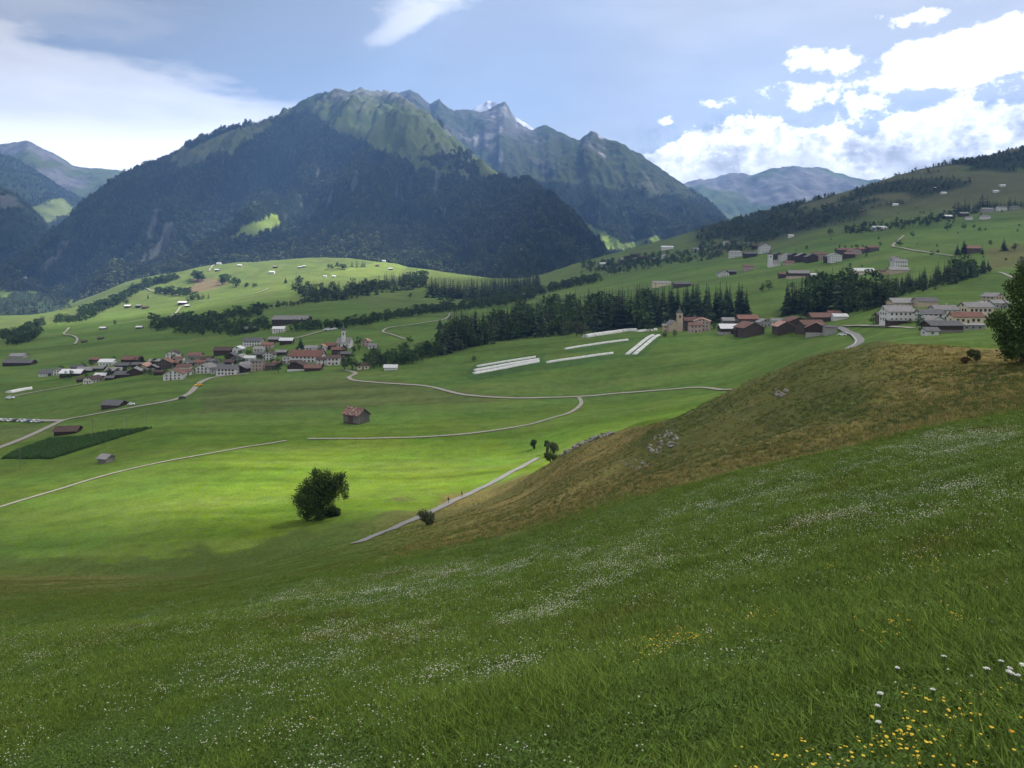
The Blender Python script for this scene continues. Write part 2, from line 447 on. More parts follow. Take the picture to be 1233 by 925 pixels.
# woodland floors and moor on the right-hand slope
moor = smooth01(Ug, 830, 880) * smooth01(GY2, 1350, 1800)
blend(moor * 0.75, np.array([0.085, 0.082, 0.042]))
blend(moor * smooth01(fbm(GX2 / 330, GY2 / 330, 71, 4), 0.0, 0.25) * 0.6, C_field)
CRV = pchip(ST, KN[15][0], GU)[None]
ridge_wood = smooth01(fbm(GX2 / 160, GY2 / 260, 407, 3), -0.35, -0.05) * smooth01(Ug, 820, 860) * smooth01(GY2, 1500, 1700) * (1 - smooth01(GVP + wob * 10, CRV + 16 + 14 * smooth01(Ug, 880, 1000) * (1 - smooth01(Ug, 1050, 1180)), CRV + 30 + 20 * smooth01(Ug, 880, 1000) * (1 - smooth01(Ug, 1050, 1180))))
blend(ridge_wood, C_wood)
ground_me = new_mesh('ground', np.stack([GX2, GY2, GZ2], -1).reshape(-1, 3), grid_faces(len(GY), len(GU)), 4)
set_color(ground_me, zone.reshape(-1, 3))
ground_me.materials.append(M_ground)
ground = tag(link('ground', ground_me), kind='structure')
# the meadow goes on behind the photographer
bx, by = np.meshgrid(np.linspace(-140, 140, 60), np.linspace(-160, 0.95, 60))
bz = np.where(np.abs(bx) < 200, -1.72 - 0.36 * by + 0.18 * bx, 0) - 0.05
bm_ = new_mesh('ground_behind', np.stack([bx, by, bz], -1).reshape(-1, 3), grid_faces(60, 60), 4)
set_color(bm_, np.repeat(C_mead[None], 3600, 0)); bm_.materials.append(M_ground)
tag(link('slope_ground', bm_), kind='structure')

# ------------------------------------------------------------------ mountains
def mountain(name, st, kn, du, rows, mat, colour_fn, rough_amp, gully, seed):
    st = np.array(st, float)
    U = np.arange(st[0], st[-1] + du * 0.5, du)
    X, Y, Z = sheet(st, kn, U, rows=rows, crisp=True)
    t = np.linspace(0, 1, rows)[:, None] * np.ones_like(X)
    crest_y = np.exp(pchip(st, np.log(kn[-2][1]), U))[None]
    base_y = np.exp(pchip(st, np.log(kn[0][1]), U))[None]
    w = np.clip((Y - base_y) / (crest_y - base_y), 0, 1)
    taper = smooth01(w, 0.0, 0.25) * (1 - 0.9 * smooth01(w, 0.5, 1.0))
    Z = Z + (ridged(X / gully, Y / (gully * 2.6), seed, 5) - 0.25) * rough_amp * taper
    Z = Z + fbm(X / (gully * 0.32), Y / (gully * 0.45), seed + 3, 4) * rough_amp * 0.30 * (0.22 + 0.78 * taper)
    Z = Z + (ridged(X / (gully * 0.22), Y / (gully * 0.30), seed + 7, 4) - 0.25) * rough_amp * 0.20 * (0.35 + 0.65 * smooth01(w, 0.1, 0.5)) * (1 - 0.45 * smooth01(w, 0.9, 1.0))
    V = VH - Z / Y * F
    col, wood = colour_fn(np.repeat(U[None], rows, 0), V, X, Y, Z, w)
    me = new_mesh(name, np.stack([X, Y, Z], -1).reshape(-1, 3), grid_faces(rows, len(U)), 4)
    set_color(me, col.reshape(-1, 3)); me.materials.append(mat)
    tag(link(name, me), kind='structure')
    return dict(X=X, Y=Y, Z=Z, V=V, U=U, wood=wood)

C_forest = np.array([0.030, 0.044, 0.022]); C_grey = np.array([0.135, 0.130, 0.128]); C_scree = np.array([0.22, 0.21, 0.20])
def mixc(base, w, c): return base * (1 - w[..., None]) + np.asarray(c) * w[..., None]
def base_col(U, c): return np.zeros(U.shape + (3,)) + c

def col_m1(U, V, X, Y, Z, w):
    n1 = fbm(X / 420, Y / 420, 81, 5); n2 = fbm(X / 120, Y / 150, 85, 4)
    u, v = U + n1 * 17 + n2 * 12, V + n1 * 10 + n2 * 9
    c = base_col(U, C_forest)
    wood = np.ones_like(U)
    alp = in_poly(u, v, [(372, 120), (390, 100), (470, 100), (520, 140), (604, 212), (584, 219), (556, 217), (526, 210), (490, 198), (452, 182), (430, 172), (405, 160), (385, 148)]) * 1.0
    top = in_poly(u, v, [(205, 186), (262, 160), (330, 142), (352, 130), (352, 146), (318, 160), (284, 174), (258, 190), (236, 204), (208, 206)]) * 1.0
    c = mixc(c, np.maximum(alp, top), C_alp * (1 + 0.25 * n2[..., None]))
    c = mixc(c, top * 0.5, np.array([0.10, 0.115, 0.05]))
    rocky = smooth01(n2 + 0.35 * fbm(X / 45, Y / 60, 87, 3) + 0.6 * smooth01(-v, -134, -112), 0.28, 0.55) * np.maximum(alp, top)
    c = mixc(c, rocky * 0.75, C_grey * 0.8)
    mead = in_poly(U + n2 * 3, V + n2 * 2, [(272, 289), (290, 275), (334, 255), (338, 272), (322, 282), (296, 293)]) * 1.0
    c = mixc(c, mead, np.array([0.15, 0.21, 0.035]))  # clearing painted brighter so it looks sunlit
    streak = smooth01(fbm(X / 38, Y / 150, 91, 4) + 0.22 * fbm(X / 500, Y / 400, 93, 2), 0.40, 0.58) * (1 - np.maximum(alp, top)) * (1 - mead) * smooth01(V, 170, 210)
    c = mixc(c, streak * 0.55, C_grey * 1.1)
    wood = (1 - np.maximum(np.maximum(alp, top), mead)) * (1 - 0.75 * streak)
    lone = np.maximum(alp, top) * smooth01(n2, 0.3, 0.5) * smooth01(V, 140, 190) * 0.5
    return c, np.maximum(wood, lone) * smooth01(V, 132, 150)
M1 = mountain('mountain', [-60, 40, 60, 100, 150, 200, 250, 290, 330, 350, 370, 390, 415, 440, 455, 470, 490, 510, 530, 555, 580, 620, 660, 690, 715, 745, 780],
   [([392, 385, 380, 372, 362, 350, 335, 330, 325, 322, 320, 318, 316, 318, 320, 322, 326, 330, 335, 340, 345, 350, 352, 350, 350, 352, 356],
     [2500, 2500, 2500, 2450, 2400, 2400, 2420, 2450, 2500, 2500, 2500, 2500, 2500, 2450, 2450, 2450, 2450, 2450, 2450, 2500, 2500, 2500, 2500, 2550, 2600, 2700, 2800]),
    ([375, 345, 338, 325, 305, 285, 268, 258, 248, 243, 238, 233, 228, 226, 225, 227, 230, 236, 243, 255, 268, 285, 300, 308, 320, 335, 345],
     [2700, 2800, 2850, 2950, 3050, 3200, 3300, 3350, 3450, 3480, 3500, 3550, 3550, 3550, 3550, 3500, 3450, 3400, 3350, 3250, 3150, 3050, 3000, 2980, 2950, 2900, 2950]),
    ([365, 300, 285, 245, 214, 192, 171, 159, 149, 139, 129, 123, 118, 115, 112, 117, 128, 143, 160, 184, 206, 225, 243, 262, 288, 318, 338],
     [3000, 3200, 3300, 3700, 4100, 4400, 4700, 4900, 5100, 5200, 5300, 5400, 5450, 5500, 5500, 5400, 5250, 5100, 4900, 4700, 4500, 4200, 3900, 3700, 3500, 3200, 3100]),
    ([375, 330, 320, 290, 260, 240, 215, 200, 190, 180, 170, 165, 160, 158, 155, 165, 180, 195, 210, 225, 245, 265, 285, 300, 315, 335, 350],
     [3400, 3700, 3800, 4300, 4800, 5100, 5400, 5700, 5900, 6000, 6100, 6200, 6200, 6200, 6200, 6100, 6000, 5800, 5600, 5400, 5200, 4900, 4600, 4400, 4100, 3800, 3600])],
   2.0, 260, M_mount, col_m1, 200, 400, 101)

def col_m2(U, V, X, Y, Z, w):
    n1 = fbm(X / 500, Y / 500, 111, 5); n2 = fbm(X / 130, Y / 220, 115, 5)
    c = base_col(U, C_alp * 0.5)
    rock = np.clip(smooth01(n1 * 0.6 + n2 * 0.8 + 0.8 * smooth01(-V, -195, -125), 0.3, 0.85), 0, 1)
    c = mixc(c, rock * 0.85, C_grey * 0.6)
    c = mixc(c, smooth01(n2, 0.35, 0.6) * rock * 0.7, C_scree)
    tree_line = 216 + 22 * smooth01(U, 620, 760) + n1 * 26
    wood = smooth01(V, tree_line - 8, tree_line + 8)
    c = mixc(c, wood, C_forest)
    mead = in_poly(U + n2 * 4, V + n2 * 3, [(700, 268), (712, 272), (735, 284), (752, 295), (790, 283), (798, 290), (762, 303), (735, 303), (706, 290)]) * 1.0
    c = mixc(c, mead, np.array([0.16, 0.22, 0.04]))
    snow = smooth01(n2 + 0.3 * n1, 0.42, 0.52) * smooth01(-V, -185, -150) * (((U > 640) & (U < 740)) * 0.55 + 0.02)
    c = mixc(c, snow, np.array([0.6, 0.61, 0.65]))
    return c, wood * (1 - mead)
M2 = mountain('rocky_mountain', [420, 455, 480, 495, 505, 517, 528, 540, 547, 560, 575, 590, 608, 622, 640, 655, 680, 697, 712, 728, 745, 775, 800, 830, 855, 875, 900, 940],
   [([340]*28, [4200]*16 + [4000, 3900, 3800, 3700, 3700, 3700, 3700, 3700, 3700, 3700, 3700, 3700]),
    ([215, 210, 200, 195, 195, 200, 202, 204, 206, 208, 205, 200, 192, 196, 204, 212, 218, 226, 226, 232, 240, 250, 260, 270, 280, 292, 310, 325],
     [5300]*16 + [5200, 5100, 5000, 4950, 4900, 4800, 4700, 4600, 4500, 4450, 4350, 4250]),
    ([130, 124, 114, 112, 118, 130, 121, 133, 137, 136, 137, 133, 123, 149, 159, 153, 164, 171, 161, 170, 174, 190, 211, 231, 249, 268, 300, 320],
     [6500]*16 + [6400, 6350, 6300, 6200, 6100, 6000, 5900, 5700, 5600, 5400, 5100, 4800]),
    ([180]*16 + [200, 205, 200, 205, 210, 225, 240, 255, 270, 290, 310, 330], [7200]*16 + [7100, 7000, 6950, 6900, 6800, 6700, 6500, 6300, 6100, 5900, 5500, 5200])],
   1.6, 250, M_rock, col_m2, 150, 520, 131)

def col_snow(U, V, X, Y, Z, w):
    n = fbm(X / 90, Y / 160, 141, 5)
    return mixc(base_col(U, C_grey * 1.2), smooth01(n + 0.1, 0.0, 0.4), np.array([0.5, 0.51, 0.54])), np.zeros_like(U)
mountain('snowy_peak', [540, 568, 575, 586, 596, 606, 620, 650],
   [([160]*8, [7700]*8), ([150, 140, 136, 134, 134, 138, 146, 160], [8000]*8), ([150, 134, 128, 122, 124, 130, 142, 160], [8300]*8), ([170]*8, [8700]*8)],
   2.0, 40, M_rock, col_snow, 40, 300, 151)

def col_far(U, V, X, Y, Z, w):
    n = fbm(X / 500, Y / 700, 161, 5)
    c = mixc(base_col(U, C_alp), smooth01(n + 0.25 * w, 0.05, 0.35), C_grey * 0.9)
    return c, np.zeros_like(U)
mountain('far_mountain', [780, 820, 850, 880, 905, 930, 955, 985, 1010, 1050, 1120, 1200, 1300],
   [([300]*13, [5600]*13), ([255, 250, 248, 246, 244, 240, 236, 238, 240, 244, 250, 255, 260], [6700]*13),
    ([228, 224, 216, 209, 214, 206, 200, 204, 214, 222, 226, 232, 240], [8000]*13), ([250]*13, [8700]*13)],
   3.0, 120, M_rock, col_far, 170, 900, 163)
def col_left(U, V, X, Y, Z, w):
    n = fbm(X / 420, Y / 600, 171, 5)
    c = mixc(base_col(U, C_alp * 0.9), smooth01(n + 0.5 * w, 0.2, 0.6), C_grey * 0.8)
    return c, np.zeros_like(U)
mountain('far_mountain', [-420, -200, -60, 0, 32, 50, 68, 88, 110, 150, 200, 260],
   [([280]*12, [5600]*12), ([235, 230, 225, 222, 220, 222, 226, 230, 232, 234, 240, 250], [6500]*12),
    ([150, 160, 170, 175, 171, 179, 190, 202, 206, 208, 218, 232], [7700]*12), ([230]*12, [8500]*12)],
   3.0, 120, M_rock, col_left, 110, 700, 173)
def col_l2(U, V, X, Y, Z, w):
    n = fbm(X / 260, Y / 400, 181, 4)
    c = base_col(U, C_forest)
    mead = in_poly(U + n * 6, V + n * 4, [(34, 248), (55, 244), (78, 240), (92, 254), (84, 262), (55, 268), (42, 262)]) * 1.0
    c = mixc(c, mead, np.array([0.11, 0.14, 0.045]))
    topr = smooth01(w + n * 0.2, 0.8, 0.95) * smooth01(-U, -60, -20)
    c = mixc(c, topr * 0.7, C_alp * 0.8)
    return c, (1 - mead) * (1 - topr)
L2 = mountain('wooded_mountain', [-420, -200, -60, 0, 20, 45, 70, 95, 110, 130, 160],
   [([330]*11, [4600]*11), ([260, 255, 252, 252, 254, 258, 264, 272, 280, 290, 310], [5300]*11),
    ([150, 165, 178, 186, 195, 210, 226, 240, 246, 258, 285], [6600]*11), ([230, 230, 230, 240, 250, 260, 270, 280, 290, 300, 310], [7200]*11)],
   3.0, 140, M_mount, col_l2, 60, 500, 183)
def col_wood(U, V, X, Y, Z, w):
    n = fbm(X / 200, Y / 300, 191, 4)
    c = base_col(U, C_forest)
    rock = smooth01(n, 0.35, 0.55)
    return mixc(c, rock * 0.6, C_grey * 0.8), 1 - rock * 0.8
L3 = mountain('wooded_hillside', [-420, -200, -60, 0, 20, 35, 50, 58, 70, 90],
   [([360]*10, [3400]*10), ([300, 295, 292, 292, 294, 298, 302, 306, 315, 335], [3900]*10),
    ([180, 205, 220, 227, 236, 250, 264, 276, 296, 330], [4700]*10), ([260, 260, 270, 270, 280, 290, 300, 310, 325, 345], [5200]*10)],
   3.0, 110, M_mount, col_wood, 50, 420, 193)
def col_l4(U, V, X, Y, Z, w):
    n = fbm(X / 110, Y / 200, 201, 4)
    c = base_col(U, C_forest * 1.25)
    mead = (in_poly(U + n * 4, V + n * 3, [(18, 343), (30, 336), (42, 338), (58, 345), (52, 352), (36, 353), (24, 348)]) |
            in_poly(U + n * 5, V + n * 3, [(-40, 392), (0, 387), (48, 382), (44, 388), (20, 394), (-40, 402)]) |
            in_poly(U + n * 5, V + n * 3, [(-40, 340), (0, 344), (16, 350), (8, 358), (-40, 360)]) |
            in_poly(U + n * 5, V + n * 3, [(82, 355), (112, 345), (112, 350), (92, 362), (80, 372)])) * 1.0
    c = mixc(c, mead, np.array([0.10, 0.15, 0.035]))
    return c, 1 - mead
L4 = mountain('wooded_hillside', [-420, -200, -60, 0, 15, 30, 45, 65, 85, 110, 135, 160],
   [([420, 415, 412, 406, 404, 402, 400, 396, 392, 388, 384, 380], [1900]*12), ([385, 382, 380, 376, 374, 373, 372, 372, 371, 370, 369, 368], [2300]*12),
    ([290, 310, 322, 330, 333, 336, 341, 350, 349, 345, 347, 356], [3000]*12), ([330, 340, 350, 355, 358, 360, 362, 370, 372, 372, 375, 380], [3300]*12)],
   2.5, 130, M_mount, col_l4, 16, 260, 203)

# ------------------------------------------------------------------ unseen clouds overhead: they shade the land, gaps shaped for the sunlit patches
CZ = 2700.0
def axis(lo, hi, coarse, flo, fhi, fine):
    return np.concatenate([np.arange(lo, flo, coarse), np.arange(flo, fhi, fine), np.arange(fhi, hi, coarse)])
qx, qy = np.meshgrid(axis(-6500, 9500, 90, 1500, 2100, 14), axis(-5200, 7300, 90, 1180, 1560, 14))
SX, SY = L.x / L.z, L.y / L.z
gap = np.zeros_like(qx)
nz = fbm(qx / 110, qy / 110, 301, 4)
nz2 = fbm(qx / 420, qy / 420, 303, 4)
for gx, gy, gz, rx, ry in ((-50, 274, -68, 118, 62), (-620, 1950, 0, 560, 560), (-560, 2450, 40, 620, 330),
                           (-1400, 2350, -60, 430, 420), (-180, 2350, 20, 240, 240), (-1060, 3300, 201, 260, 330), (575, 4350, 206, 470, 430),
                           (-740, 4900, 830, 330, 560), (-300, 4500, 620, 480, 520)):
    ax_, ay_ = gx + SX * (CZ - gz), gy + SY * (CZ - gz)
    d = np.sqrt(((qx - ax_) / rx) ** 2 + ((qy - ay_) / ry) ** 2) + (nz if rx < 150 else nz2) * 0.35
    gap = np.maximum(gap, 1 - smooth01(d, 0.55, 1.35))
edge = np.minimum.reduce([smooth01(qx, -6500, -5600), 1 - smooth01(qx, 8600, 9400), smooth01(qy, -5200, -4400), 1 - smooth01(qy + nz2 * 900, 4700, 5700)])
right_thin = smooth01(qx - SX * CZ, 250, 700) * smooth01(qy - SY * CZ, 600, 1000)
gap = gap * np.where(np.hypot(qx - 1830, qy - 1340) < 420, 0.74, 1.0)
dens = (1 - gap) * edge * (0.86 + 0.14 * smooth01(nz2, -0.4, 0.2)) * (1 - 0.03 * right_thin)
thick = 0.06 + 0.94 * smooth01(np.hypot(qx - 1830, qy - 1370), 500, 1500)       # thin where the sun breaks through
zb = CZ - 40 * dens * (1 + nz2) * thick; zt = CZ + 8 + 260 * dens * (1 + 0.5 * nz2) * thick
nr_, nc_ = qx.shape
v = np.concatenate([np.stack([qx, qy, zb], -1).reshape(-1, 3), np.stack([qx, qy, zt], -1).reshape(-1, 3)])
fb = grid_faces(nr_, nc_).reshape(-1, 4)
cloud_me = new_mesh('cloud_layer', v, np.concatenate([fb[:, ::-1], fb + nr_ * nc_]).reshape(-1), 4)
set_color(cloud_me, np.repeat(np.concatenate([dens.reshape(-1)] * 2)[:, None], 3, 1), 'cover')
mc = bpy.data.materials.new('cloud'); mc.use_nodes = True
nd, lk = mc.node_tree.nodes, mc.node_tree.links
nd.clear()
at_ = nd.new('ShaderNodeAttribute'); at_.attribute_name = 'cover'
tr = nd.new('ShaderNodeBsdfTransparent'); tl = nd.new('ShaderNodeBsdfTranslucent'); df = nd.new('ShaderNodeBsdfDiffuse')
tl.inputs[0].default_value = (0.62, 0.62, 0.62, 1); df.inputs[0].default_value = (0.85, 0.85, 0.85, 1)
m1 = nd.new('ShaderNodeMixShader'); m1.inputs[0].default_value = 0.35
lk.new(tl.outputs[0], m1.inputs[1]); lk.new(df.outputs[0], m1.inputs[2])
m2 = nd.new('ShaderNodeMixShader')
lk.new(mul(nd, lk, at_.outputs['Fac'], 0.70), m2.inputs[0]); lk.new(tr.outputs[0], m2.inputs[1]); lk.new(m1.outputs[0], m2.inputs[2])
out = nd.new('ShaderNodeOutputMaterial'); lk.new(m2.outputs[0], out.inputs['Surface'])
cloud_me.materials.append(mc)
tag(link('cloud_layer', cloud_me), kind='structure')

# ------------------------------------------------------------------ haze
def haze_box(x0, x1, y0, y1, z0, z1, density):
    bm = bmesh.new(); bmesh.ops.create_cube(bm, size=1)
    for q in bm.verts:
        q.co = Vector((x0 if q.co.x < 0 else x1, y0 if q.co.y < 0 else y1, z0 if q.co.z < 0 else z1))
    me = bpy.data.meshes.new('haze'); bm.to_mesh(me); bm.free()
    m = bpy.data.materials.new('haze'); m.use_nodes = True
    n, l = m.node_tree.nodes, m.node_tree.links
    n.clear()
    pv = n.new('ShaderNodeVolumePrincipled')
    pv.inputs['Color'].default_value = (0.25, 0.49, 1.0, 1)
    pv.inputs['Density'].default_value = density
    pv.inputs['Anisotropy'].default_value = 0.15
    o = n.new('ShaderNodeOutputMaterial'); l.new(pv.outputs[0], o.inputs['Volume'])
    me.materials.append(m)
    tag(link('haze', me), kind='stuff')
haze_box(-9600, 7200, -400, 9000, -420, 1900, 1.12e-4)

# ------------------------------------------------------------------ plants: meshes
def leaf_material(name, col, trans=0.25, var=0.35, obj_var=0.25):
    m, nd, lk, p = nodes_of(name)
    oi = nd.new('ShaderNodeObjectInfo')
    g = nd.new('ShaderNodeNewGeometry')
    f1 = ramp(nd, lk, oi.outputs['Random'], 0, 1, 1 - obj_var, 1 + obj_var)
    f2 = ramp(nd, lk, g.outputs['Random Per Island'], 0, 1, 1 - var, 1 + var)
    rgb = nd.new('ShaderNodeRGB'); rgb.outputs[0].default_value = (*col, 1)
    c = scale_color(nd, lk, rgb.outputs[0], mul(nd, lk, f1, f2))
    lk.new(c, p.inputs['Base Color'])
    p.inputs['Roughness'].default_value = 0.75; p.inputs['Specular IOR Level'].default_value = 0.15
    if trans:
        t = nd.new('ShaderNodeBsdfTranslucent'); lk.new(c, t.inputs[0])
        mxs = nd.new('ShaderNodeMixShader'); mxs.inputs[0].default_value = trans
        lk.new(p.outputs[0], mxs.inputs[1]); lk.new(t.outputs[0], mxs.inputs[2])
        lk.new(mxs.outputs[0], nd['Material Output'].inputs['Surface'])
    return m

def plain_material(name, col, rough=0.85, noise=None, spec=0.2):
    m, nd, lk, p = nodes_of(name)
    p.inputs['Roughness'].default_value = rough; p.inputs['Specular IOR Level'].default_value = spec
    if noise:
        rgb = nd.new('ShaderNodeRGB'); rgb.outputs[0].default_value = (*col, 1)
        tcn = nd.new('ShaderNodeTexCoord')
        f = ramp(nd, lk, add_noise(nd, lk, noise[0], 6, 0.6, tcn.outputs['Object']), 0.25, 0.75, 1 - noise[1], 1 + noise[1])
        lk.new(scale_color(nd, lk, rgb.outputs[0], f), p.inputs['Base Color'])
    else: p.inputs['Base Color'].default_value = (*col, 1)
    return m

M_needle = leaf_material('spruce_needles', (0.044, 0.070, 0.030), 0.14, 0.5, 0.5)
M_leaf = leaf_material('broad_leaves', (0.055, 0.092, 0.024), 0.2)
M_leaf_dark = leaf_material('dark_leaves', (0.046, 0.078, 0.022), 0.2)
M_leaf_pale = leaf_material('grey_green_leaves', (0.075, 0.095, 0.040), 0.2)
M_leaf_lone = leaf_material('lone_tree_leaves', (0.085, 0.135, 0.034), 0.4, 0.5)
M_bark = plain_material('bark', (0.07, 0.055, 0.042), 0.95, (6, 0.4))
M_grass = leaf_material('grass_blades', (0.112, 0.178, 0.024), 0.3, 0.5, 0.3)
M_drygrass = leaf_material('dry_grass_blades', (0.27, 0.215, 0.080), 0.3, 0.45, 0.4)
M_white = plain_material('white_petals', (0.75, 0.75, 0.70), 0.8)
M_yellow = plain_material('yellow_petals', (0.72, 0.50, 0.05), 0.8)
M_stem = plain_material('flower_stem', (0.10, 0.16, 0.05), 0.8)

class MB:
    """collects triangles and quads"""
    def __init__(self): self.v = []; self.f = []; self.m = []
    def face(self, pts, mi=0):
        i = len(self.v); self.v += [tuple(p) for p in pts]; self.f.append(tuple(range(i, i + len(pts)))); self.m.append(mi)
    def tube(self, p0, p1, r0, r1, n=6, mi=0, cap=False):
        p0, p1 = Vector(p0), Vector(p1)
        d = (p1 - p0).normalized(); a = d.orthogonal().normalized(); b = d.cross(a)
        i = len(self.v)
        for p, r in ((p0, r0), (p1, r1)):
            for k in range(n):
                t = 2 * math.pi * k / n
                self.v.append(tuple(p + (a * math.cos(t) + b * math.sin(t)) * r))
        for k in range(n):
            self.f.append((i + k, i + (k + 1) % n, i + n + (k + 1) % n, i + n + k)); self.m.append(mi)
        if cap:
            self.f.append(tuple(i + n + k for k in range(n))); self.m.append(mi)
            self.f.append(tuple(i + n - 1 - k for k in range(n))); self.m.append(mi)
    def box(self, x0, x1, y0, y1, z0, z1, mi=0):
        i = len(self.v)
        self.v += [(x, y, z) for z in (z0, z1) for y in (y0, y1) for x in (x0, x1)]
        for q in ((0, 2, 3, 1), (4, 5, 7, 6), (0, 1, 5, 4), (2, 6, 7, 3), (0, 4, 6, 2), (1, 3, 7, 5)):
            self.f.append(tuple(i + k for k in q)); self.m.append(mi)
    def mesh(self, name, mats, smooth=False):
        me = bpy.data.meshes.new(name)
        me.from_pydata(self.v, [], self.f)
        for m in mats: me.materials.append(m)
        me.polygons.foreach_set('material_index', self.m)
        if smooth: me.polygons.foreach_set('use_smooth', [True] * len(self.f))
        me.update()
        return me

def rvec(r): return Vector((r.gauss(0, 1), r.gauss(0, 1), r.gauss(0, 1))).normalized()

def spruce_crown(seed, whorls=15, per=8, mb=None, mi=0, slim=0.17):
    """unit-height conifer: drooping sprays in whorls, uneven lengths, gaps"""
    r = random.Random(seed); mb = mb or MB()
    for w in range(whorls):
        t = w / (whorls - 1)
        z = 0.07 + 0.88 * t
        rad = slim * (1 - t) ** 0.8 * (0.75 + 0.5 * r.random()) + 0.012
        n = max(4, int(per * (1 - 0.45 * t)))
        a0 = r.random() * 6.28
        for k in range(n):
            if r.random() < 0.10: continue
            a = a0 + 6.283 * k / n + r.uniform(-.3, .3)
            ln = rad * r.uniform(0.65, 1.2)
            d = Vector((math.cos(a), math.sin(a), 0)); s = Vector((-d.y, d.x, 0))
            wd = ln * 0.36 + 0.008
            droop = 0.30 + 0.25 * r.random()
            p0 = Vector((0, 0, z + ln * 0.12)); p1 = d * ln * 0.55 + Vector((0, 0, z - ln * droop * 0.35)); p2 = d * ln + Vector((0, 0, z - ln * droop))
            mb.face((p0, p1 - s * wd - Vector((0, 0, ln * .22)), p2, p1 + Vector((0, 0, ln * .05))), mi)
            mb.face((p0, p1 + Vector((0, 0, ln * .05)), p2, p1 + s * wd - Vector((0, 0, ln * .22))), mi)
    mb.face(((0.008, 0, 0.9), (-0.006, 0.006, 0.9), (0, 0, 1.0)), mi); mb.face(((-0.006, -0.006, 0.9), (0.004, 0.006, 0.9), (0, 0, 1.0)), mi)
    return mb

def leaf_cloud(mb, r, centres, n, size, mi=0, flat=0.75):
    """small leaf-sized faces spread through a set of ball-shaped clumps (centre, radius)"""
    tot = sum(c[1] ** 2 for c in centres)
    for c, rad in centres:
        for _ in range(max(6, int(n * rad ** 2 / tot))):
            d = rvec(r)
            p = Vector(c) + d * rad * (r.random() ** 0.38) * r.uniform(0.8, 1.12)
            nrm = (d * 0.7 + rvec(r)).normalized()
            a = nrm.orthogonal().normalized(); b = nrm.cross(a)
            t = r.uniform(0, 3.14); a, b = a * math.cos(t) + b * math.sin(t), b * math.cos(t) - a * math.sin(t)
            s = size * r.uniform(0.6, 1.4)
            mb.face((p - a * s, p - b * s * flat * .6, p + a * s, p + b * s * flat * .6), mi)

def broad_crown(seed, n=330, size=0.05, mb=None, mi=0, base=0.12, wide=0.36):
    """unit-height broadleaf crown"""
    r = random.Random(seed); mb = mb or MB()
    cs = []
    for k in range(11):
        h = r.uniform(base + 0.12, 0.86)
        rr = wide * math.sqrt(max(0.05, 1 - ((h - 0.52) / 0.46) ** 2)) * 0.72
        a = r.random() * 6.28; q = rr * math.sqrt(r.random())
        cs.append(((q * math.cos(a), q * math.sin(a), h), r.uniform(0.11, 0.19)))
    cs.append(((0, 0, 0.85), 0.13)); cs.append(((0, 0, 0.5), 0.22))
    leaf_cloud(mb, r, cs, n, size, mi)
    return mb

def trunk_mb(h, r0, mb=None, mi=0, limbs=4, seed=0):
    r = random.Random(seed); mb = mb or MB()
    mb.tube((0, 0, -0.06), (0, 0, h * 0.5), r0, r0 * 0.7, 6, mi); mb.tube((0, 0, h * 0.5), (0, 0, h), r0 * 0.7, r0 * 0.25, 6, mi)
    for k in range(limbs):
        a = r.random() * 6.28; z = h * r.uniform(0.35, 0.75)
        mb.tube((0, 0, z), (math.cos(a) * h * .3, math.sin(a) * h * .3, z + h * 0.25), r0 * .4, r0 * .12, 5, mi)
    return mb

SPRUCE = [(trunk_mb(0.93, 0.014, limbs=0).mesh('trunk', [M_bark]), spruce_crown(10 + k, 17 + k, 9, slim=(0.15, 0.17, 0.19, 0.215)[k]).mesh('crown', [M_needle])) for k in range(4)]
BROAD = [(trunk_mb(0.62, 0.024, seed=k).mesh('trunk', [M_bark]), broad_crown(20 + k, 420, 0.045, wide=0.34 + 0.04 * k).mesh('crown', [(M_leaf, M_leaf_dark, M_leaf, M_leaf_pale)[k]])) for k in range(4)]
SHRUB = [broad_crown(40 + k, 260, 0.06, base=-0.1, wide=0.6).mesh('crown', [(M_leaf_dark, M_leaf)[k]]) for k in range(2)]
# single-mesh kinds for copies too small to show parts
FAR_SPRUCE = [spruce_crown(60 + k, 9, 6, trunk_mb(0.9, 0.014, limbs=0, mi=1), 0, slim=0.17).mesh('spruce', [M_needle, M_bark]) for k in range(3)]
FAR_BROAD = [broad_crown(70 + k, 170, 0.075, trunk_mb(0.6, 0.025, mi=1, limbs=2), 0, wide=0.40).mesh('broadleaf', [(M_leaf_dark, M_leaf, M_leaf_dark)[k], M_bark]) for k in range(3)]

M_pale = leaf_material('pale_forest_leaves', (0.085, 0.105, 0.045), 0.1, 0.4, 0.4)
PALE_TREES = [broad_crown(90 + k, 60, 0.11, wide=0.34, base=0).mesh('broadleaf', [M_pale]) for k in range(2)]

def tree(name, mesh_pair, p, h, label, group, wide=1.0, cat='tree'):
    """a tree with trunk and crown at p, h metres tall"""
    o = bpy.data.objects.new(name, None); o.empty_display_size = 1
    COL.objects.link(o); o.location = p; o.rotation_euler.z = random.uniform(0, 6.28)
    o.scale = (h * wide, h * wide, h)
    tag(o, label, cat, group)
    for nm, me in zip(('trunk', 'crown'), mesh_pair): link(nm, me, o)
    return o
def small_tree(name, me, p, h, label, group, wide=1.0, cat='tree'):
    o = link(name, me); o.location = p; o.rotation_euler.z = random.uniform(0, 6.28); o.scale = (h * wide, h * wide, h)
    return tag(o, label, cat, group)

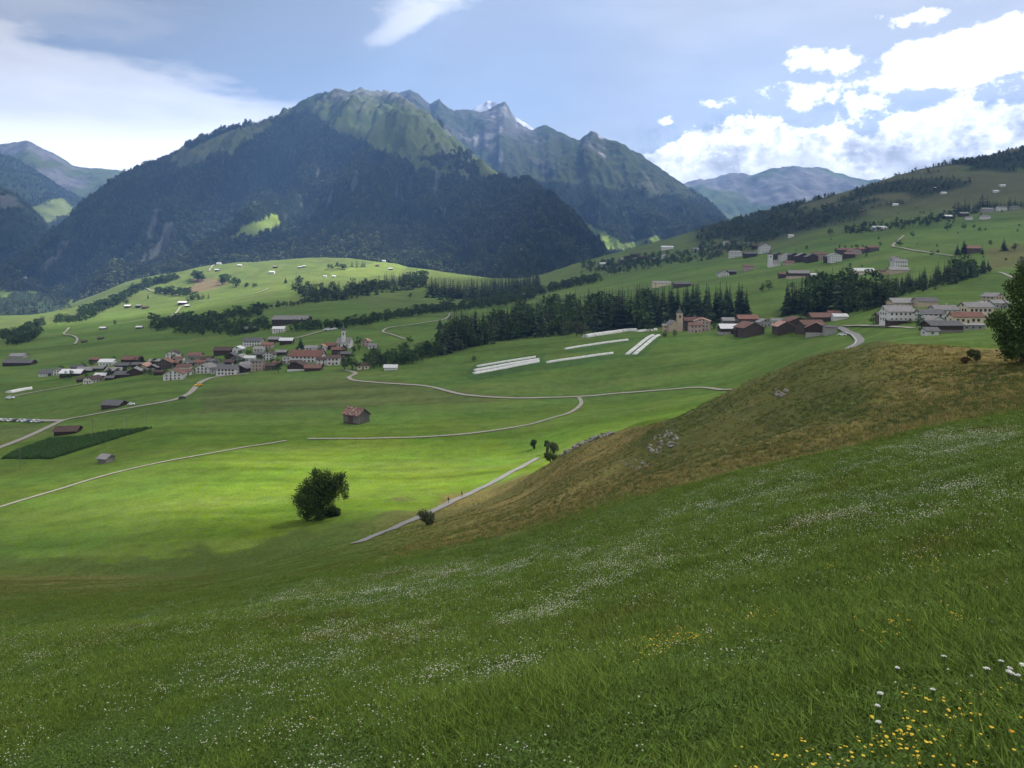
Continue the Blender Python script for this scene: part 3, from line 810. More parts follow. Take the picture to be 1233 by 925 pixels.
# ------------------------------------------------------------------ masses: instances on points
def instance_mass(name, pts, scl, meshes, which=None, sink=0.0, kind='stuff', tilt=0.0, label=None):
    """one object that sets copies of a few small meshes on points"""
    pts = np.asarray(pts, np.float32)
    n = len(pts)
    me = bpy.data.meshes.new(name); me.vertices.add(n); me.vertices.foreach_set('co', pts.ravel())
    a = me.attributes.new('scl', 'FLOAT_VECTOR', 'POINT'); a.data.foreach_set('vector', np.asarray(scl, np.float32).ravel())
    rot = np.zeros((n, 3), np.float32); rot[:, 2] = rng.uniform(0, 6.283, n)
    if tilt: rot[:, :2] = rng.normal(0, tilt, (n, 2))
    a = me.attributes.new('rot', 'FLOAT_VECTOR', 'POINT'); a.data.foreach_set('vector', rot.ravel())
    a = me.attributes.new('which', 'INT', 'POINT'); a.data.foreach_set('value', (rng.integers(0, len(meshes), n) if which is None else which).astype(np.int32))
    o = link(name, me)
    ng = bpy.data.node_groups.new(name, 'GeometryNodeTree')
    ng.interface.new_socket('Geometry', in_out='INPUT', socket_type='NodeSocketGeometry')
    ng.interface.new_socket('Geometry', in_out='OUTPUT', socket_type='NodeSocketGeometry')
    N, K = ng.nodes, ng.links
    gi, go, jn = N.new('NodeGroupInput'), N.new('NodeGroupOutput'), N.new('GeometryNodeJoinGeometry')
    def named(nm, typ):
        q = N.new('GeometryNodeInputNamedAttribute'); q.data_type = typ; q.inputs[0].default_value = nm; return q.outputs[0]
    w = named('which', 'INT'); s = named('scl', 'FLOAT_VECTOR'); ro = named('rot', 'FLOAT_VECTOR')
    for k, pm in enumerate(meshes):
        po = bpy.data.objects.new(name + '_source', pm)      # not linked to the scene: only the copies are
        oi = N.new('GeometryNodeObjectInfo'); oi.inputs['Object'].default_value = po; oi.inputs['As Instance'].default_value = True
        cp = N.new('FunctionNodeCompare'); cp.data_type = 'INT'; cp.operation = 'EQUAL'
        K.new(w, cp.inputs[2]); cp.inputs[3].default_value = k
        ip = N.new('GeometryNodeInstanceOnPoints')
        K.new(gi.outputs[0], ip.inputs['Points']); K.new(cp.outputs[0], ip.inputs['Selection']); K.new(oi.outputs['Geometry'], ip.inputs['Instance'])
        K.new(ro, ip.inputs['Rotation']); K.new(s, ip.inputs['Scale'])
        K.new(ip.outputs[0], jn.inputs[0])
    K.new(jn.outputs[0], go.inputs[0])
    md = o.modifiers.new('copies', 'NODES'); md.node_group = ng
    return tag(o, kind=kind, label=label)

def scatter_sheet(S, n, wmin=0.3):
    """random points on a sheet, by area, where its wood value is high"""
    X, Y, Z, W = S['X'], S['Y'], S['Z'], S['wood']
    A = np.abs((X[:-1, 1:] - X[:-1, :-1]) * (Y[1:, :-1] - Y[:-1, :-1])) * ((W[:-1, :-1] > wmin) * W[:-1, :-1])
    A = A * S.get('vis', 1.0)
    A = A.ravel() / A.sum()
    idx = rng.choice(len(A), n, p=A)
    i, j = idx // (X.shape[1] - 1), idx % (X.shape[1] - 1)
    a, b = rng.random(n), rng.random(n)
    def q(G): return (G[i, j] * (1 - a) + G[i, j + 1] * a) * (1 - b) + (G[i + 1, j] * (1 - a) + G[i + 1, j + 1] * a) * b
    return np.stack([q(X), q(Y), q(Z)], -1)

def forest(name, S, n, h=(15, 30)):
    # no trees on the far side of a crest
    run = np.minimum.accumulate(S['V'], axis=0)
    S['vis'] = (S['V'] < run + 6)[:-1, :-1] * 1.0
    p = scatter_sheet(S, n); p[:, 2] -= 1.0
    hh = rng.uniform(*h, n); ww = hh * rng.uniform(0.8, 1.35, n)
    return instance_mass(name, p, np.stack([ww, ww, hh], -1), FAR_SPRUCE + PALE_TREES, np.where(rng.random(n) < 0.20 + 0.5 * fbm(p[:, 0] / 160, p[:, 1] / 160, 411, 3), 3 + rng.integers(0, 2, n), rng.integers(0, 3, n)))
forest('mountain_forest', M1, 90000, (16, 30))
forest('mountain_forest', M2, 34000, (18, 30))
forest('mountain_forest', L2, 20000, (18, 30))
forest('hillside_forest', L3, 16000, (16, 28))
L4['wood'] = L4['wood'] * (0.35 + 0.65 * smooth01(fbm(L4['X'] / 90, L4['Y'] / 90, 401, 3), -0.3, 0.2))
forest('hillside_forest', L4, 9000, (10, 24))
RW = dict(X=GX2, Y=GY2, Z=GZ2, V=GVP, wood=np.maximum(ridge_wood, 0.55 * smooth01(Ug, 820, 870) * smooth01(GY2, 1500, 1800) * smooth01(fbm(GX2 / 150, GY2 / 300, 405, 4), 0.12, 0.4)))
forest('ridge_forest', RW, 8000, (8, 16))

# ------------------------------------------------------------------ roads and paths, laid on the ground as ribbons
M_road = plain_material('asphalt', (0.20, 0.195, 0.185), 0.9, (0.4, 0.15))
M_gravel = plain_material('gravel_track', (0.29, 0.265, 0.225), 0.95, (0.5, 0.2))
M_kerb = plain_material('pale_kerb', (0.55, 0.53, 0.48), 0.9)
ROADS = []
def catmull(P, n=10):
    P = [P[0] + (P[0] - P[1])] + P + [P[-1] + (P[-1] - P[-2])]
    out = []
    for i in range(1, len(P) - 2):
        for k in range(n):
            t = k / n
            out.append(0.5 * ((2 * P[i]) + (P[i + 1] - P[i - 1]) * t + (2 * P[i - 1] - 5 * P[i] + 4 * P[i + 1] - P[i + 2]) * t * t + (3 * P[i] - P[i - 1] - 3 * P[i + 1] + P[i + 2]) * t ** 3))
    out.append(P[-2])
    return out
def ribbon(name, pts, width, mat, ymin=0, offs=0.0, lift=0.05, strips=(-0.5, -0.17, 0.17, 0.5), kind='structure'):
    width *= 0.85
    P = [at(u, v, ymin) for u, v in pts]
    P = [Vector((p.x, p.y)) for p in P]
    C = catmull(P, 12)
    D = [C[0]]
    for c in C[1:]:                                # even steps of about 3 m near, longer far
        st = max(2.0, c.y * 0.006)
        while (c - D[-1]).length > st: D.append(D[-1] + (c - D[-1]).normalized() * st)
    V = []
    for i, p in enumerate(D):
        d = (D[min(i + 1, len(D) - 1)] - D[max(i - 1, 0)]).normalized()
        s = Vector((d.y, -d.x))
        mid = p + s * offs
        zc = ground_z(mid.x, mid.y)
        for k in strips:
            q = mid + s * k * width
            V.append((q.x, q.y, max(ground_z(q.x, q.y), zc - 0.3) * 0.7 + zc * 0.3 + lift + mid.y * 0.0006))
    nc = len(strips)
    me = new_mesh(name, V, grid_faces(len(D), nc)[:: 1].reshape(-1, 4)[:, ::-1].reshape(-1), 4)
    me.materials.append(mat)
    # faces must look up
    if me.polygons[0].normal.z < 0: me.flip_normals()
    ROADS.append(D)
    return tag(link(name, me), kind=kind)
ribbon('road', [(-60, 560), (0, 539), (40, 523), (75, 507), (110, 500), (160, 491), (205, 483), (228, 474), (236, 466), (245, 459), (262, 454), (300, 450)], 4.5, M_gravel, 200)
ribbon('road', [(416, 446), (428, 450), (420, 455), (430, 459), (465, 462), (510, 465), (545, 473), (570, 477), (610, 479.5), (650, 479.5), (697, 478), (745, 474), (800, 470), (860, 468.5), (905, 470)], 3.6, M_gravel, 230)
ribbon('path', [(697, 479), (700, 486), (692, 494), (675, 501), (640, 511), (600, 518), (560, 523), (500, 527), (440, 528.5), (370, 528.5)], 2.4, M_gravel, 230)
ribbon('path', [(345, 531), (300, 538), (250, 547), (190, 558), (130, 572), (70, 590), (0, 611), (-60, 630)], 1.9, M_gravel, 180)
ribbon('path', [(428, 655), (450, 646), (478, 635), (508, 622), (540, 607), (570, 593), (600, 578), (630, 562), (648, 551)], 2.7, M_road, 150, lift=0.12)
ribbon('road', [(996, 434), (1003, 430), (1016, 424), (1030, 416), (1035, 411), (1030, 404), (1018, 399), (1010, 394)], 5.0, M_road, 235, lift=0.12)
ribbon('road', [(1010, 394), (1020, 393), (1045, 393), (1075, 394), (1100, 396)], 4.0, M_gravel, 235, lift=0.1)
ribbon('road', [(1240, 343), (1228, 338), (1215, 333), (1206, 329), (1198, 328)], 4.0, M_gravel, 400, lift=0.2)
ribbon('road', [(1148, 309), (1120, 305), (1090, 300), (1075, 297), (1083, 289), (1088, 284)], 4.0, M_gravel, 700, lift=0.4)
ribbon('path', [(9, 480), (40, 473), (80, 466), (115, 460), (128, 457)], 3.4, M_gravel, 350, lift=0.2)
ribbon('path', [(90, 415), (93, 409), (88, 405), (77, 403), (80, 399), (84, 395)], 3.5, M_gravel, 900, lift=0.5)
ribbon('path', [(205, 383), (213, 376), (220, 369), (232, 366), (270, 360), (310, 353), (325, 347)], 4.0, M_gravel, 1200, lift=0.6)
ribbon('path', [(170, 346), (190, 352), (215, 356)], 4.0, M_gravel, 1300, lift=0.6)
ribbon('path', [(130, 393), (160, 388), (180, 384), (205, 381)], 3.0, M_gravel, 1000, lift=0.5)
ribbon('path', [(252, 327), (257, 320), (262, 316)], 5.0, M_gravel, 1700, lift=0.8)
ribbon('road', [(345, 410), (360, 407), (378, 402), (392, 398), (405, 392)], 4.0, M_gravel, 500, lift=0.3)
ribbon('path', [(488, 409), (470, 403), (461, 400), (470, 395), (500, 391), (535, 385), (543, 377)], 3.0, M_gravel, 600, lift=0.3)
ribbon('path', [(0, 480), (0.5, 480)], 3, M_gravel, 350) if False else None
ribbon('path', [(-20, 505), (20, 506), (50, 507), (75, 507)], 6.0, M_gravel, 350, lift=0.1)
ribbon('path', [(640, 362), (680, 360), (720, 353), (760, 348), (800, 345), (850, 342), (870, 338)], 2.2, M_gravel, 800, lift=0.3)
# the pale kerb that edges the bend of the asphalt road
k_ = ribbon('kerb', [(1003, 431), (1016, 424.5), (1028, 417), (1031, 411), (1026, 405), (1018, 401)], 0.45, M_kerb, 235, offs=0, lift=0.5)

# ------------------------------------------------------------------ buildings
def band_material(name, col, scale, amt, axis=2, rough=0.9, noise=(1.2, 0.2)):
    """boards or roof courses: fine bands of the same colour with a little wear"""
    m, nd, lk, p = nodes_of(name)
    tcn = nd.new('ShaderNodeTexCoord'); oi = nd.new('ShaderNodeObjectInfo')
    w = nd.new('ShaderNodeTexWave'); w.bands_direction = 'XYZ'[axis]
    w.inputs['Scale'].default_value = scale; w.inputs['Distortion'].default_value = 1.5; w.inputs['Detail'].default_value = 2
    lk.new(tcn.outputs['Object'], w.inputs['Vector'])
    rgb = nd.new('ShaderNodeRGB'); rgb.outputs[0].default_value = (*col, 1)
    f = mul(nd, lk, ramp(nd, lk, w.outputs[0], 0, 1, 1 - amt, 1 + amt),
            ramp(nd, lk, add_noise(nd, lk, noise[0], 6, 0.65, tcn.outputs['Object']), 0.25, 0.75, 1 - noise[1], 1 + noise[1]),
            ramp(nd, lk, oi.outputs['Random'], 0, 1, 0.85, 1.15))
    lk.new(scale_color(nd, lk, rgb.outputs[0], f), p.inputs['Base Color'])
    p.inputs['Roughness'].default_value = rough; p.inputs['Specular IOR Level'].default_value = 0.2
    return m
WALL = {'white': plain_material('white_render', (0.60, 0.585, 0.55), 0.9, (0.7, 0.10)),
        'cream': plain_material('cream_render', (0.62, 0.54, 0.38), 0.9, (0.7, 0.10)),
        'pink': plain_material('pinkish_render', (0.40, 0.31, 0.265), 0.9, (0.7, 0.12)),
        'tan': plain_material('tan_render', (0.46, 0.37, 0.26), 0.9, (0.7, 0.15)),
        'stone': plain_material('grey_stone', (0.30, 0.29, 0.27), 0.95, (1.2, 0.3)),
        'brown': band_material('brown_timber', (0.074, 0.057, 0.045), 4, 0.35),
        'dark': band_material('dark_timber', (0.052, 0.036, 0.027), 4, 0.4),
        'grey': band_material('weathered_boards', (0.16, 0.145, 0.13), 5, 0.45, 0)}
ROOF = {'red': band_material('red_tiles', (0.195, 0.100, 0.074), 3, 0.3, 1, noise=(1.0, 0.35)),
        'rust': band_material('brown_red_tiles', (0.150, 0.085, 0.066), 3, 0.3, 1, noise=(1.0, 0.35)),
        'brown': band_material('dark_brown_shingles', (0.085, 0.058, 0.046), 3, 0.3, 1, noise=(1.0, 0.3)),
        'grey': band_material('grey_slabs', (0.22, 0.21, 0.205), 3, 0.3, 1, noise=(1.0, 0.3)),
        'slate': band_material('dark_slabs', (0.11, 0.108, 0.11), 3, 0.3, 1, noise=(1.0, 0.3)),
        'light': band_material('pale_sheet_roof', (0.56, 0.56, 0.56), 6, 0.12, 0, 0.6, noise=(0.5, 0.12)),
        'pinkish': band_material('faded_tiles', (0.36, 0.22, 0.17), 3, 0.3, 1, noise=(1.0, 0.35)),
        'patchy': band_material('patched_tiles', (0.30, 0.15, 0.105), 3, 0.35, 1, noise=(2.2, 0.75))}
M_glass = plain_material('window_glass', (0.03, 0.035, 0.045), 0.15, None, 0.5)
M_frame = plain_material('window_frame', (0.36, 0.32, 0.27), 0.8)
M_door = plain_material('wooden_door', (0.10, 0.06, 0.035), 0.8)
M_chim = plain_material('chimney_render', (0.42, 0.39, 0.35), 0.9)
M_post = plain_material('grey_wood', (0.17, 0.15, 0.13), 0.9)

def win_mesh(w, h, frame):
    m = MB()
    m.box(-w / 2, w / 2, -0.05, 0.10, 0, h, 0)
    t = 0.09
    for a in ((-w / 2 - t, w / 2 + t, -t, 0), (-w / 2 - t, w / 2 + t, h, h + t), (-w / 2 - t, -w / 2, 0, h), (w / 2, w / 2 + t, 0, h)):
        m.box(a[0], a[1], -0.09, 0.08, a[2], a[3], 1)
    return m.mesh('window', [M_glass, frame])
WIN = {k: win_mesh(0.95, 1.15, M_frame) for k in ('n',)}
WIN['big'] = win_mesh(1.3, 1.3, M_frame)
WIN['barn'] = win_mesh(0.8, 0.6, M_post)
DOOR = {'n': win_mesh(1.0, 2.0, M_frame)}
DOOR['n'].materials[0] = M_door
bd = MB(); bd.box(-1.4, 1.4, -0.06, 0.1, 0, 2.6, 0)
for k in range(1, 5): bd.box(-1.4 + k * .56 - .03, -1.4 + k * .56 + .03, -0.09, -0.06, 0, 2.6, 1)
DOOR['barn'] = bd.mesh('door', [WALL['dark'], M_post])

def gable_walls(Lx, gw, h, rise, base=2.5):
    """walls with two gables; the ridge runs along x"""
    m = MB()
    a, b = Lx / 2, gw / 2
    m.face(((-a, -b, -base), (a, -b, -base), (a, -b, h), (-a, -b, h)))
    m.face(((a, b, -base), (-a, b, -base), (-a, b, h), (a, b, h)))
    m.face(((a, -b, -base), (a, b, -base), (a, b, h), (a, 0, h + rise), (a, -b, h)))
    m.face(((-a, b, -base), (-a, -b, -base), (-a, -b, h), (-a, 0, h + rise), (-a, b, h)))
    return m
def gable_roof(Lx, gw, h, rise, ov=0.7, th=0.22, sag=0.0, courses=0, r=None):
    m = MB()
    a, b = Lx / 2 + ov, gw / 2
    sl = rise / b
    eb = b + ov; ez = h - sl * ov
    for s in (-1, 1):
        p = [(-a, 0, h + rise + .02), (a, 0, h + rise + .02), (a, s * eb, ez + .02), (-a, s * eb, ez + .02)]
        q = [(x, y, z + th) for x, y, z in p]
        if s > 0: p, q = [p[1], p[0], p[3], p[2]], [q[1], q[0], q[3], q[2]]
        m.face(q[::-1]); m.face(p)
        for i, j in ((1, 2), (2, 3), (3, 0)): m.face((p[i], q[i], q[j], p[j]) if s < 0 else (p[i], q[i], q[j], p[j]))
    return m

def place_at(u, v, ymin=0):
    return at(u, v, ymin)
BLD = []
def building(u, v, wpx, hpx, ori, wall, roof, label, name='house', cat=None, group=None, rot=0.0, pitch=0.5, depth=None, win=None, ymin=0,
             chim=0, door=None, base=None, ridge_over=0.7, dpx=None):
    """one building: (u, v) is the middle of the foot of its front; wpx, hpx are the width and eaves height of the front in photo pixels"""
    p = at(u, v, ymin)
    s = p.y / F
    w, h = wpx * s, max(2.0, hpx * s)
    if ori == 'e':
        Lx = w; gw = depth or min(max(w * 0.7, 4.5), 11.0); rz = R(rot); back = gw / 2
    else:
        gw = w; Lx = depth or min(max(w * 1.15, 5), 16.0); rz = R(90 + rot); back = Lx / 2
    rise = gw / 2 * pitch
    # the foot of the front stands at (u, v); the body goes back from there
    c = Vector((p.x, p.y + back * math.cos(R(rot)), 0)); c.x -= back * math.sin(R(rot)) * (1 if ori == 'e' else 1) * -0.0
    c.z = p.z
    o = bpy.data.objects.new(name, None); COL.objects.link(o)
    o.location = c; o.rotation_euler.z = rz
    tag(o, label, cat or name.split('_')[-1], group)
    link('wall', gable_walls(Lx, gw, h, rise).mesh('wall', [WALL[wall]]), o)
    rf = link('roof', gable_roof(Lx, gw, h, rise, ridge_over, 0.16 + 0.006 * w).mesh('roof', [ROOF[roof]]), o)
    if chim:
        for k in range(chim):
            cm = MB(); x = Lx * (0.18 - 0.45 * k); y = gw * 0.12
            zt = h + rise + 0.9
            cm.box(x - .4, x + .4, y - .4, y + .4, h + rise * .5, zt, 0); cm.box(x - .5, x + .5, y - .5, y + .5, zt, zt + .15, 0)
            link('chimney', cm.mesh('chimney', [M_chim]), rf)
    if base:
        bm2 = MB(); bm2.box(-Lx / 2 - .06, Lx / 2 + .06, -gw / 2 - .06, gw / 2 + .06, -2.4, h * 0.38, 0)
        link('plinth', bm2.mesh('plinth', [WALL[base]]), o)
    # windows on the two faces turned to the camera
    if win:
        cam_dir = Matrix.Rotation(-rz, 3, 'Z') @ Vector((-c.x, -c.y, 0)).normalized()
        faces = []
        if ori == 'e': faces.append(('y', -1 if cam_dir.y < 0 else 1)); faces.append(('x', -1 if cam_dir.x < 0 else 1))
        else: faces.append(('x', -1 if cam_dir.x < 0 else 1)); faces.append(('y', -1 if cam_dir.y < 0 else 1))
        fl = max(1, int(round(h / 2.7)))
        me = WIN[win]
        for ax, sg in faces:
            span = Lx if ax == 'y' else gw
            n = max(1, min(7, int(span / 2.7)))
            extra = 1 if (ax == 'x' and rise > 1.6) else 0
            for k in range(fl + extra):
                nn = n if k < fl else max(1, n - 2)
                for i in range(nn):
                    t = (i + 0.5) / nn - 0.5
                    zz = h * (k + 0.30) / fl if k < fl else h + rise * 0.18
                    if k == 0 and i == nn // 2 and (door or door is None) and ax == faces[0][0] and h > 2.3:
                        wd = link('door', DOOR['n'] if win != 'barn' else DOOR['barn'], o); zz = 0.05
                    else:
                        wd = link('window', me, o)
                    if ax == 'y':
                        wd.location = (t * span * (0.86 if k < fl else 0.5), sg * gw / 2, zz); wd.rotation_euler.z = 0 if sg < 0 else math.pi
                    else:
                        wd.location = (sg * Lx / 2, t * span * (0.84 if k < fl else 0.45), zz); wd.rotation_euler.z = math.pi / 2 if sg > 0 else -math.pi / 2
    BLD.append((u, v, o))
    return o, c, Lx, gw, h, rise

GL = 'houses and barns of the village on the left'
def LV(u, v, w, h, ori, wall, roof, label, **k):
    k.setdefault('group', GL); k.setdefault('ymin', 400)
    return building(u, v, w, h, ori, wall, roof, label, **k)
# ---- village on the left, back rows first
LV(300, 400.5, 15, 4, 'e', 'dark', 'slate', 'low brown barn with grey roof at upper edge of left village', name='barn')
LV(303, 417, 22, 6, 'e', 'white', 'slate', 'broad house with dark roof above white wall at top of left village', win='n', ymin=450)
LV(330, 413, 14, 4.5, 'e', 'dark', 'grey', 'dark barn with grey roof beside broad white house at top of left village', name='barn')
LV(344, 415, 15, 5, 'e', 'dark', 'light', 'dark barn with pale roof below the lane to the campsite', name='barn')
LV(311, 424, 12, 4, 'e', 'white', 'grey', 'small white house with flat grey roof under broad white house', win='n')
LV(321, 421, 13, 6, 'e', 'pink', 'red', 'pinkish house with red roof next to dark tree in left village', win='n')
LV(205, 432, 14, 6, 'g', 'white', 'brown', 'white gabled house with brown roof behind front rows of left village', win='n', rot=10)
LV(233, 433, 16, 5, 'e', 'stone', 'rust', 'grey stone house with brownish red roof in back row of left village', win='n')
LV(267, 428, 20, 6, 'e', 'dark', 'brown', 'long dark brown barn at top of left village', name='barn')
LV(285, 425, 11, 5, 'g', 'white', 'light', 'white house with pale roof beside long dark brown barn', win='n')
LV(113, 437, 11, 4, 'e', 'brown', 'red', 'small brown house with bright red roof at left village edge', win='n')
LV(127, 441, 17, 5, 'e', 'white', 'light', 'white house with pale roof right of small red roofed house', win='n')
LV(155, 438, 19, 5, 'e', 'dark', 'rust', 'dark timber barn with reddish roof in back row of left village', name='barn')
LV(146, 444, 15, 4, 'e', 'dark', 'slate', 'dark shed with slate roof squeezed below reddish roofed barn', name='barn')
LV(171, 446, 13, 5, 'g', 'pink', 'pinkish', 'pinkish gabled house with faded roof in left village', win='n', rot=-8)
LV(185, 440, 13, 5, 'e', 'dark', 'grey', 'dark house with grey roof behind red roofed timber house', win='n')
LV(195, 445, 17, 8, 'g', 'brown', 'red', 'brown timber house with red gable roof beside white gabled house', win='n', rot=12)
LV(220, 448, 16, 6, 'e', 'white', 'rust', 'white house with brownish red roof right of front white gable', win='n', chim=1)
LV(240, 440, 12, 4, 'e', 'pink', 'red', 'small pink house with brick red roof in middle of left village', win='n')
LV(255, 440, 14, 5, 'e', 'stone', 'slate', 'stone house with slate roof in middle of left village', win='n')
LV(286, 437, 17, 5, 'g', 'stone', 'grey', 'grey gabled house behind two white houses with balconies', win='n')
LV(300, 436, 12, 5, 'e', 'white', 'light', 'small white house with pale sheet roof behind pink tower house', win='n')
LV(322, 434, 13, 7, 'g', 'white', 'brown', 'white gabled house with brown roof behind pink tower house', win='n')
LV(345, 438, 10, 8, 'g', 'white', 'slate', 'narrow white house left of the big orange roof', win='n')
LV(374, 425, 14, 6, 'e', 'white', 'grey', 'white house peeping over the big orange roof', win='n')
LV(387, 423, 11, 5, 'g', 'white', 'pinkish', 'white gabled cottage behind the big orange roof', win='n')
LV(396, 421, 16, 5, 'e', 'brown', 'red', 'brown house with red roof left of village church', win='n')
LV(407, 427, 15, 6, 'e', 'dark', 'rust', 'dark timber house with rust roof just below village church', win='n')
LV(440, 417, 10, 6, 'g', 'pink', 'pinkish', 'pinkish house right of village church among trees', win='n')
LV(448, 420, 10, 4, 'e', 'white', 'grey', 'small white house right of pinkish house by the church', win='n')
LV(401, 440, 15, 9, 'e', 'white', 'brown', 'white house with brown roof and timber stripes right of big orange roof', win='big')
LV(387, 440, 12, 7, 'e', 'white', 'brown', 'plain white house between orange roof and striped white house', win='n')
LV(368, 437, 40, 8, 'e', 'white', 'red', 'large white house with big orange red roof in left village', win='big', chim=2, pitch=0.75, rot=-6)
# ---- small barns and sheds that close the gaps
for (u, v, w, h, ori, wa, ro, lb) in (
  (92, 446, 14, 3.5, 'e', 'dark', 'slate', 'dark shed behind whitish roofed barn at left end of village'), (118, 447, 12, 3.5, 'e', 'dark', 'grey', 'dark grey roofed shed between pale house and dark barns'),
  (164, 443, 12, 4, 'e', 'dark', 'slate', 'dark slate roofed shed left of pinkish gabled house'), (183, 447, 12, 4.5, 'g', 'dark', 'grey', 'small dark barn wedged left of red gabled timber house'),
  (208, 442, 13, 5, 'e', 'dark', 'rust', 'dark barn with rust roof behind white red roofed gable'), (214, 437, 12, 5, 'e', 'white', 'rust', 'white house with rust roof under brown gabled house'),
  (228, 441, 12, 4, 'e', 'dark', 'slate', 'dark slate roofed barn left of small pink house'), (247, 436, 13, 4, 'e', 'dark', 'brown', 'dark brown barn above white balcony house'),
  (262, 444, 12, 4, 'e', 'dark', 'slate', 'dark barn wedged behind wide white slate roofed house'), (275, 440, 12, 4, 'e', 'dark', 'brown', 'dark brown shed above wide white slate roofed house'),
  (295, 444, 13, 5, 'e', 'dark', 'grey', 'dark barn with grey roof left of pink tower house'), (312, 431, 13, 4.5, 'e', 'dark', 'slate', 'dark barn above pink tower house'),
  (333, 441, 10, 4, 'e', 'dark', 'rust', 'rust roofed shed left of narrow white house'), (338, 428, 12, 4, 'e', 'dark', 'grey', 'dark grey roofed barn up behind narrow white house'),
  (354, 441, 10, 5, 'e', 'dark', 'brown', 'small brown shed at left corner of big orange roof'), (416, 430, 12, 4, 'e', 'dark', 'slate', 'dark barn right below the slender white church'),
  (408, 436, 11, 5, 'e', 'dark', 'brown', 'dark brown barn right of striped white house'), (277, 432, 11, 4, 'g', 'dark', 'slate', 'dark gabled barn under long dark brown barn'),
  (131, 458, 10, 3, 'e', 'dark', 'slate', 'lowest dark shed right of small white roofed shed'), (190, 452, 10, 4, 'e', 'dark', 'brown', 'low brown shed left of front white gable')):
    LV(u, v, w, h, ori, wa, ro, lb, name='barn' if wa == 'dark' else 'house', win=None if wa == 'dark' else 'n')
# ---- front rows
LV(58, 453, 24, 3.5, 'e', 'white', 'slate', 'low white farm shed with dark roof at left end of village', win='barn', name='barn')
LV(68, 452, 8, 6, 'g', 'white', 'slate', 'tiny white gabled house at end of low farm shed', win='n')
LV(84, 454, 25, 4.5, 'e', 'dark', 'light', 'dark barn with whitish sheet roof near left end of village', name='barn')
LV(101, 450, 19, 4, 'e', 'dark', 'grey', 'dark barn with broad grey roof behind whitish roofed barn', name='barn')
LV(108, 462, 14, 5, 'g', 'white', 'brown', 'white gabled house with dark brown roof beside lower lane', win='n', rot=-20)
LV(98, 460, 12, 3, 'e', 'dark', 'brown', 'dark lean shed left of white gabled house by lower lane', name='shed')
LV(120, 456, 13, 4, 'e', 'dark', 'light', 'small dark shed with white roof in front row of left village', name='shed')
LV(136, 451, 19, 4.5, 'e', 'dark', 'grey', 'dark barn with wide grey roof in front row of left village', name='barn')
LV(146, 455, 18, 4, 'e', 'dark', 'slate', 'low dark barn with slate roof in front row of left village', name='barn')
LV(159, 453, 15, 6, 'g', 'dark', 'grey', 'tall dark gabled barn with grey roof in front row', name='barn', rot=15)
LV(178, 450, 11, 4, 'e', 'stone', 'slate', 'small stone shed beside tree in front row of left village', name='shed')
LV(205, 458, 22, 7, 'g', 'white', 'rust', 'white gabled house with dark red roof in front of left village', win='n', rot=14)
LV(224, 452, 12, 5, 'e', 'white', 'rust', 'small white house with red brown roof in front row', win='n')
LV(245, 450, 17, 7, 'g', 'white', 'grey', 'white gabled house with grey roof and balconies in front row', win='big', rot=-10)
LV(258, 450, 9, 5, 'e', 'white', 'slate', 'narrow white house between two gabled white houses', win='n')
LV(272, 452, 24, 7.5, 'e', 'white', 'slate', 'wide white house with dark slate roof beside road into left village', win='big', chim=1)
LV(289, 449, 16, 5, 'g', 'dark', 'grey', 'dark gabled barn with grey roof right of wide white house', name='barn')
LV(309, 447, 14, 12, 'e', 'pink', 'slate', 'tall pinkish stone house like a tower in front row', win='n', pitch=0.25)
LV(326, 446, 14, 6, 'e', 'brown', 'brown', 'brown timber house right of pink tower house', win='n')
LV(356, 447, 20, 6, 'g', 'dark', 'brown', 'dark brown gabled barn in front of big orange roof', name='barn', base='white')
LV(376, 447, 19, 4, 'e', 'dark', 'rust', 'dark barn with rusty roof in front of big orange roof', name='barn')
LV(437, 445, 14, 5, 'e', 'cream', 'brown', 'cream cottage with brown roof standing alone right of left village', win='n')
LV(470, 446, 15, 3.5, 'e', 'white', 'light', 'long low white shed at foot of the trees right of village', name='shed')
LV(348, 391, 42, 6, 'e', 'dark', 'grey', 'very large farm hall with grey roof above left village', name='barn', depth=26, ymin=600, pitch=0.3)
LV(335, 401, 14, 5, 'e', 'white', 'light', 'white hut in front of the very large farm hall', win='n', ymin=600)
LV(20, 441, 34, 4, 'e', 'dark', 'slate', 'long dark cattle shed at left edge of the photo', name='barn', ymin=600)
LV(19, 432, 17, 3, 'e', 'stone', 'grey', 'grey roofed farm building behind long dark cattle shed', name='barn', ymin=600)
# ---- alone on the valley floor
VF = 'lone barns on the valley floor'
LV(134, 492, 24, 4.5, 'e', 'dark', 'slate', 'long dark barn with white gable end beside the valley road', name='barn', group=VF, win='barn', rot=-12, ymin=300)
LV(77, 524, 25, 4, 'e', 'dark', 'brown', 'low dark brown barn beside the dark green crop field', name='barn', group=VF, rot=8, ymin=250)
LV(125, 558, 12, 5, 'e', 'grey', 'grey', 'small grey wooden shed alone on the meadow below crop field', name='shed', group=VF, rot=-20, ymin=200)

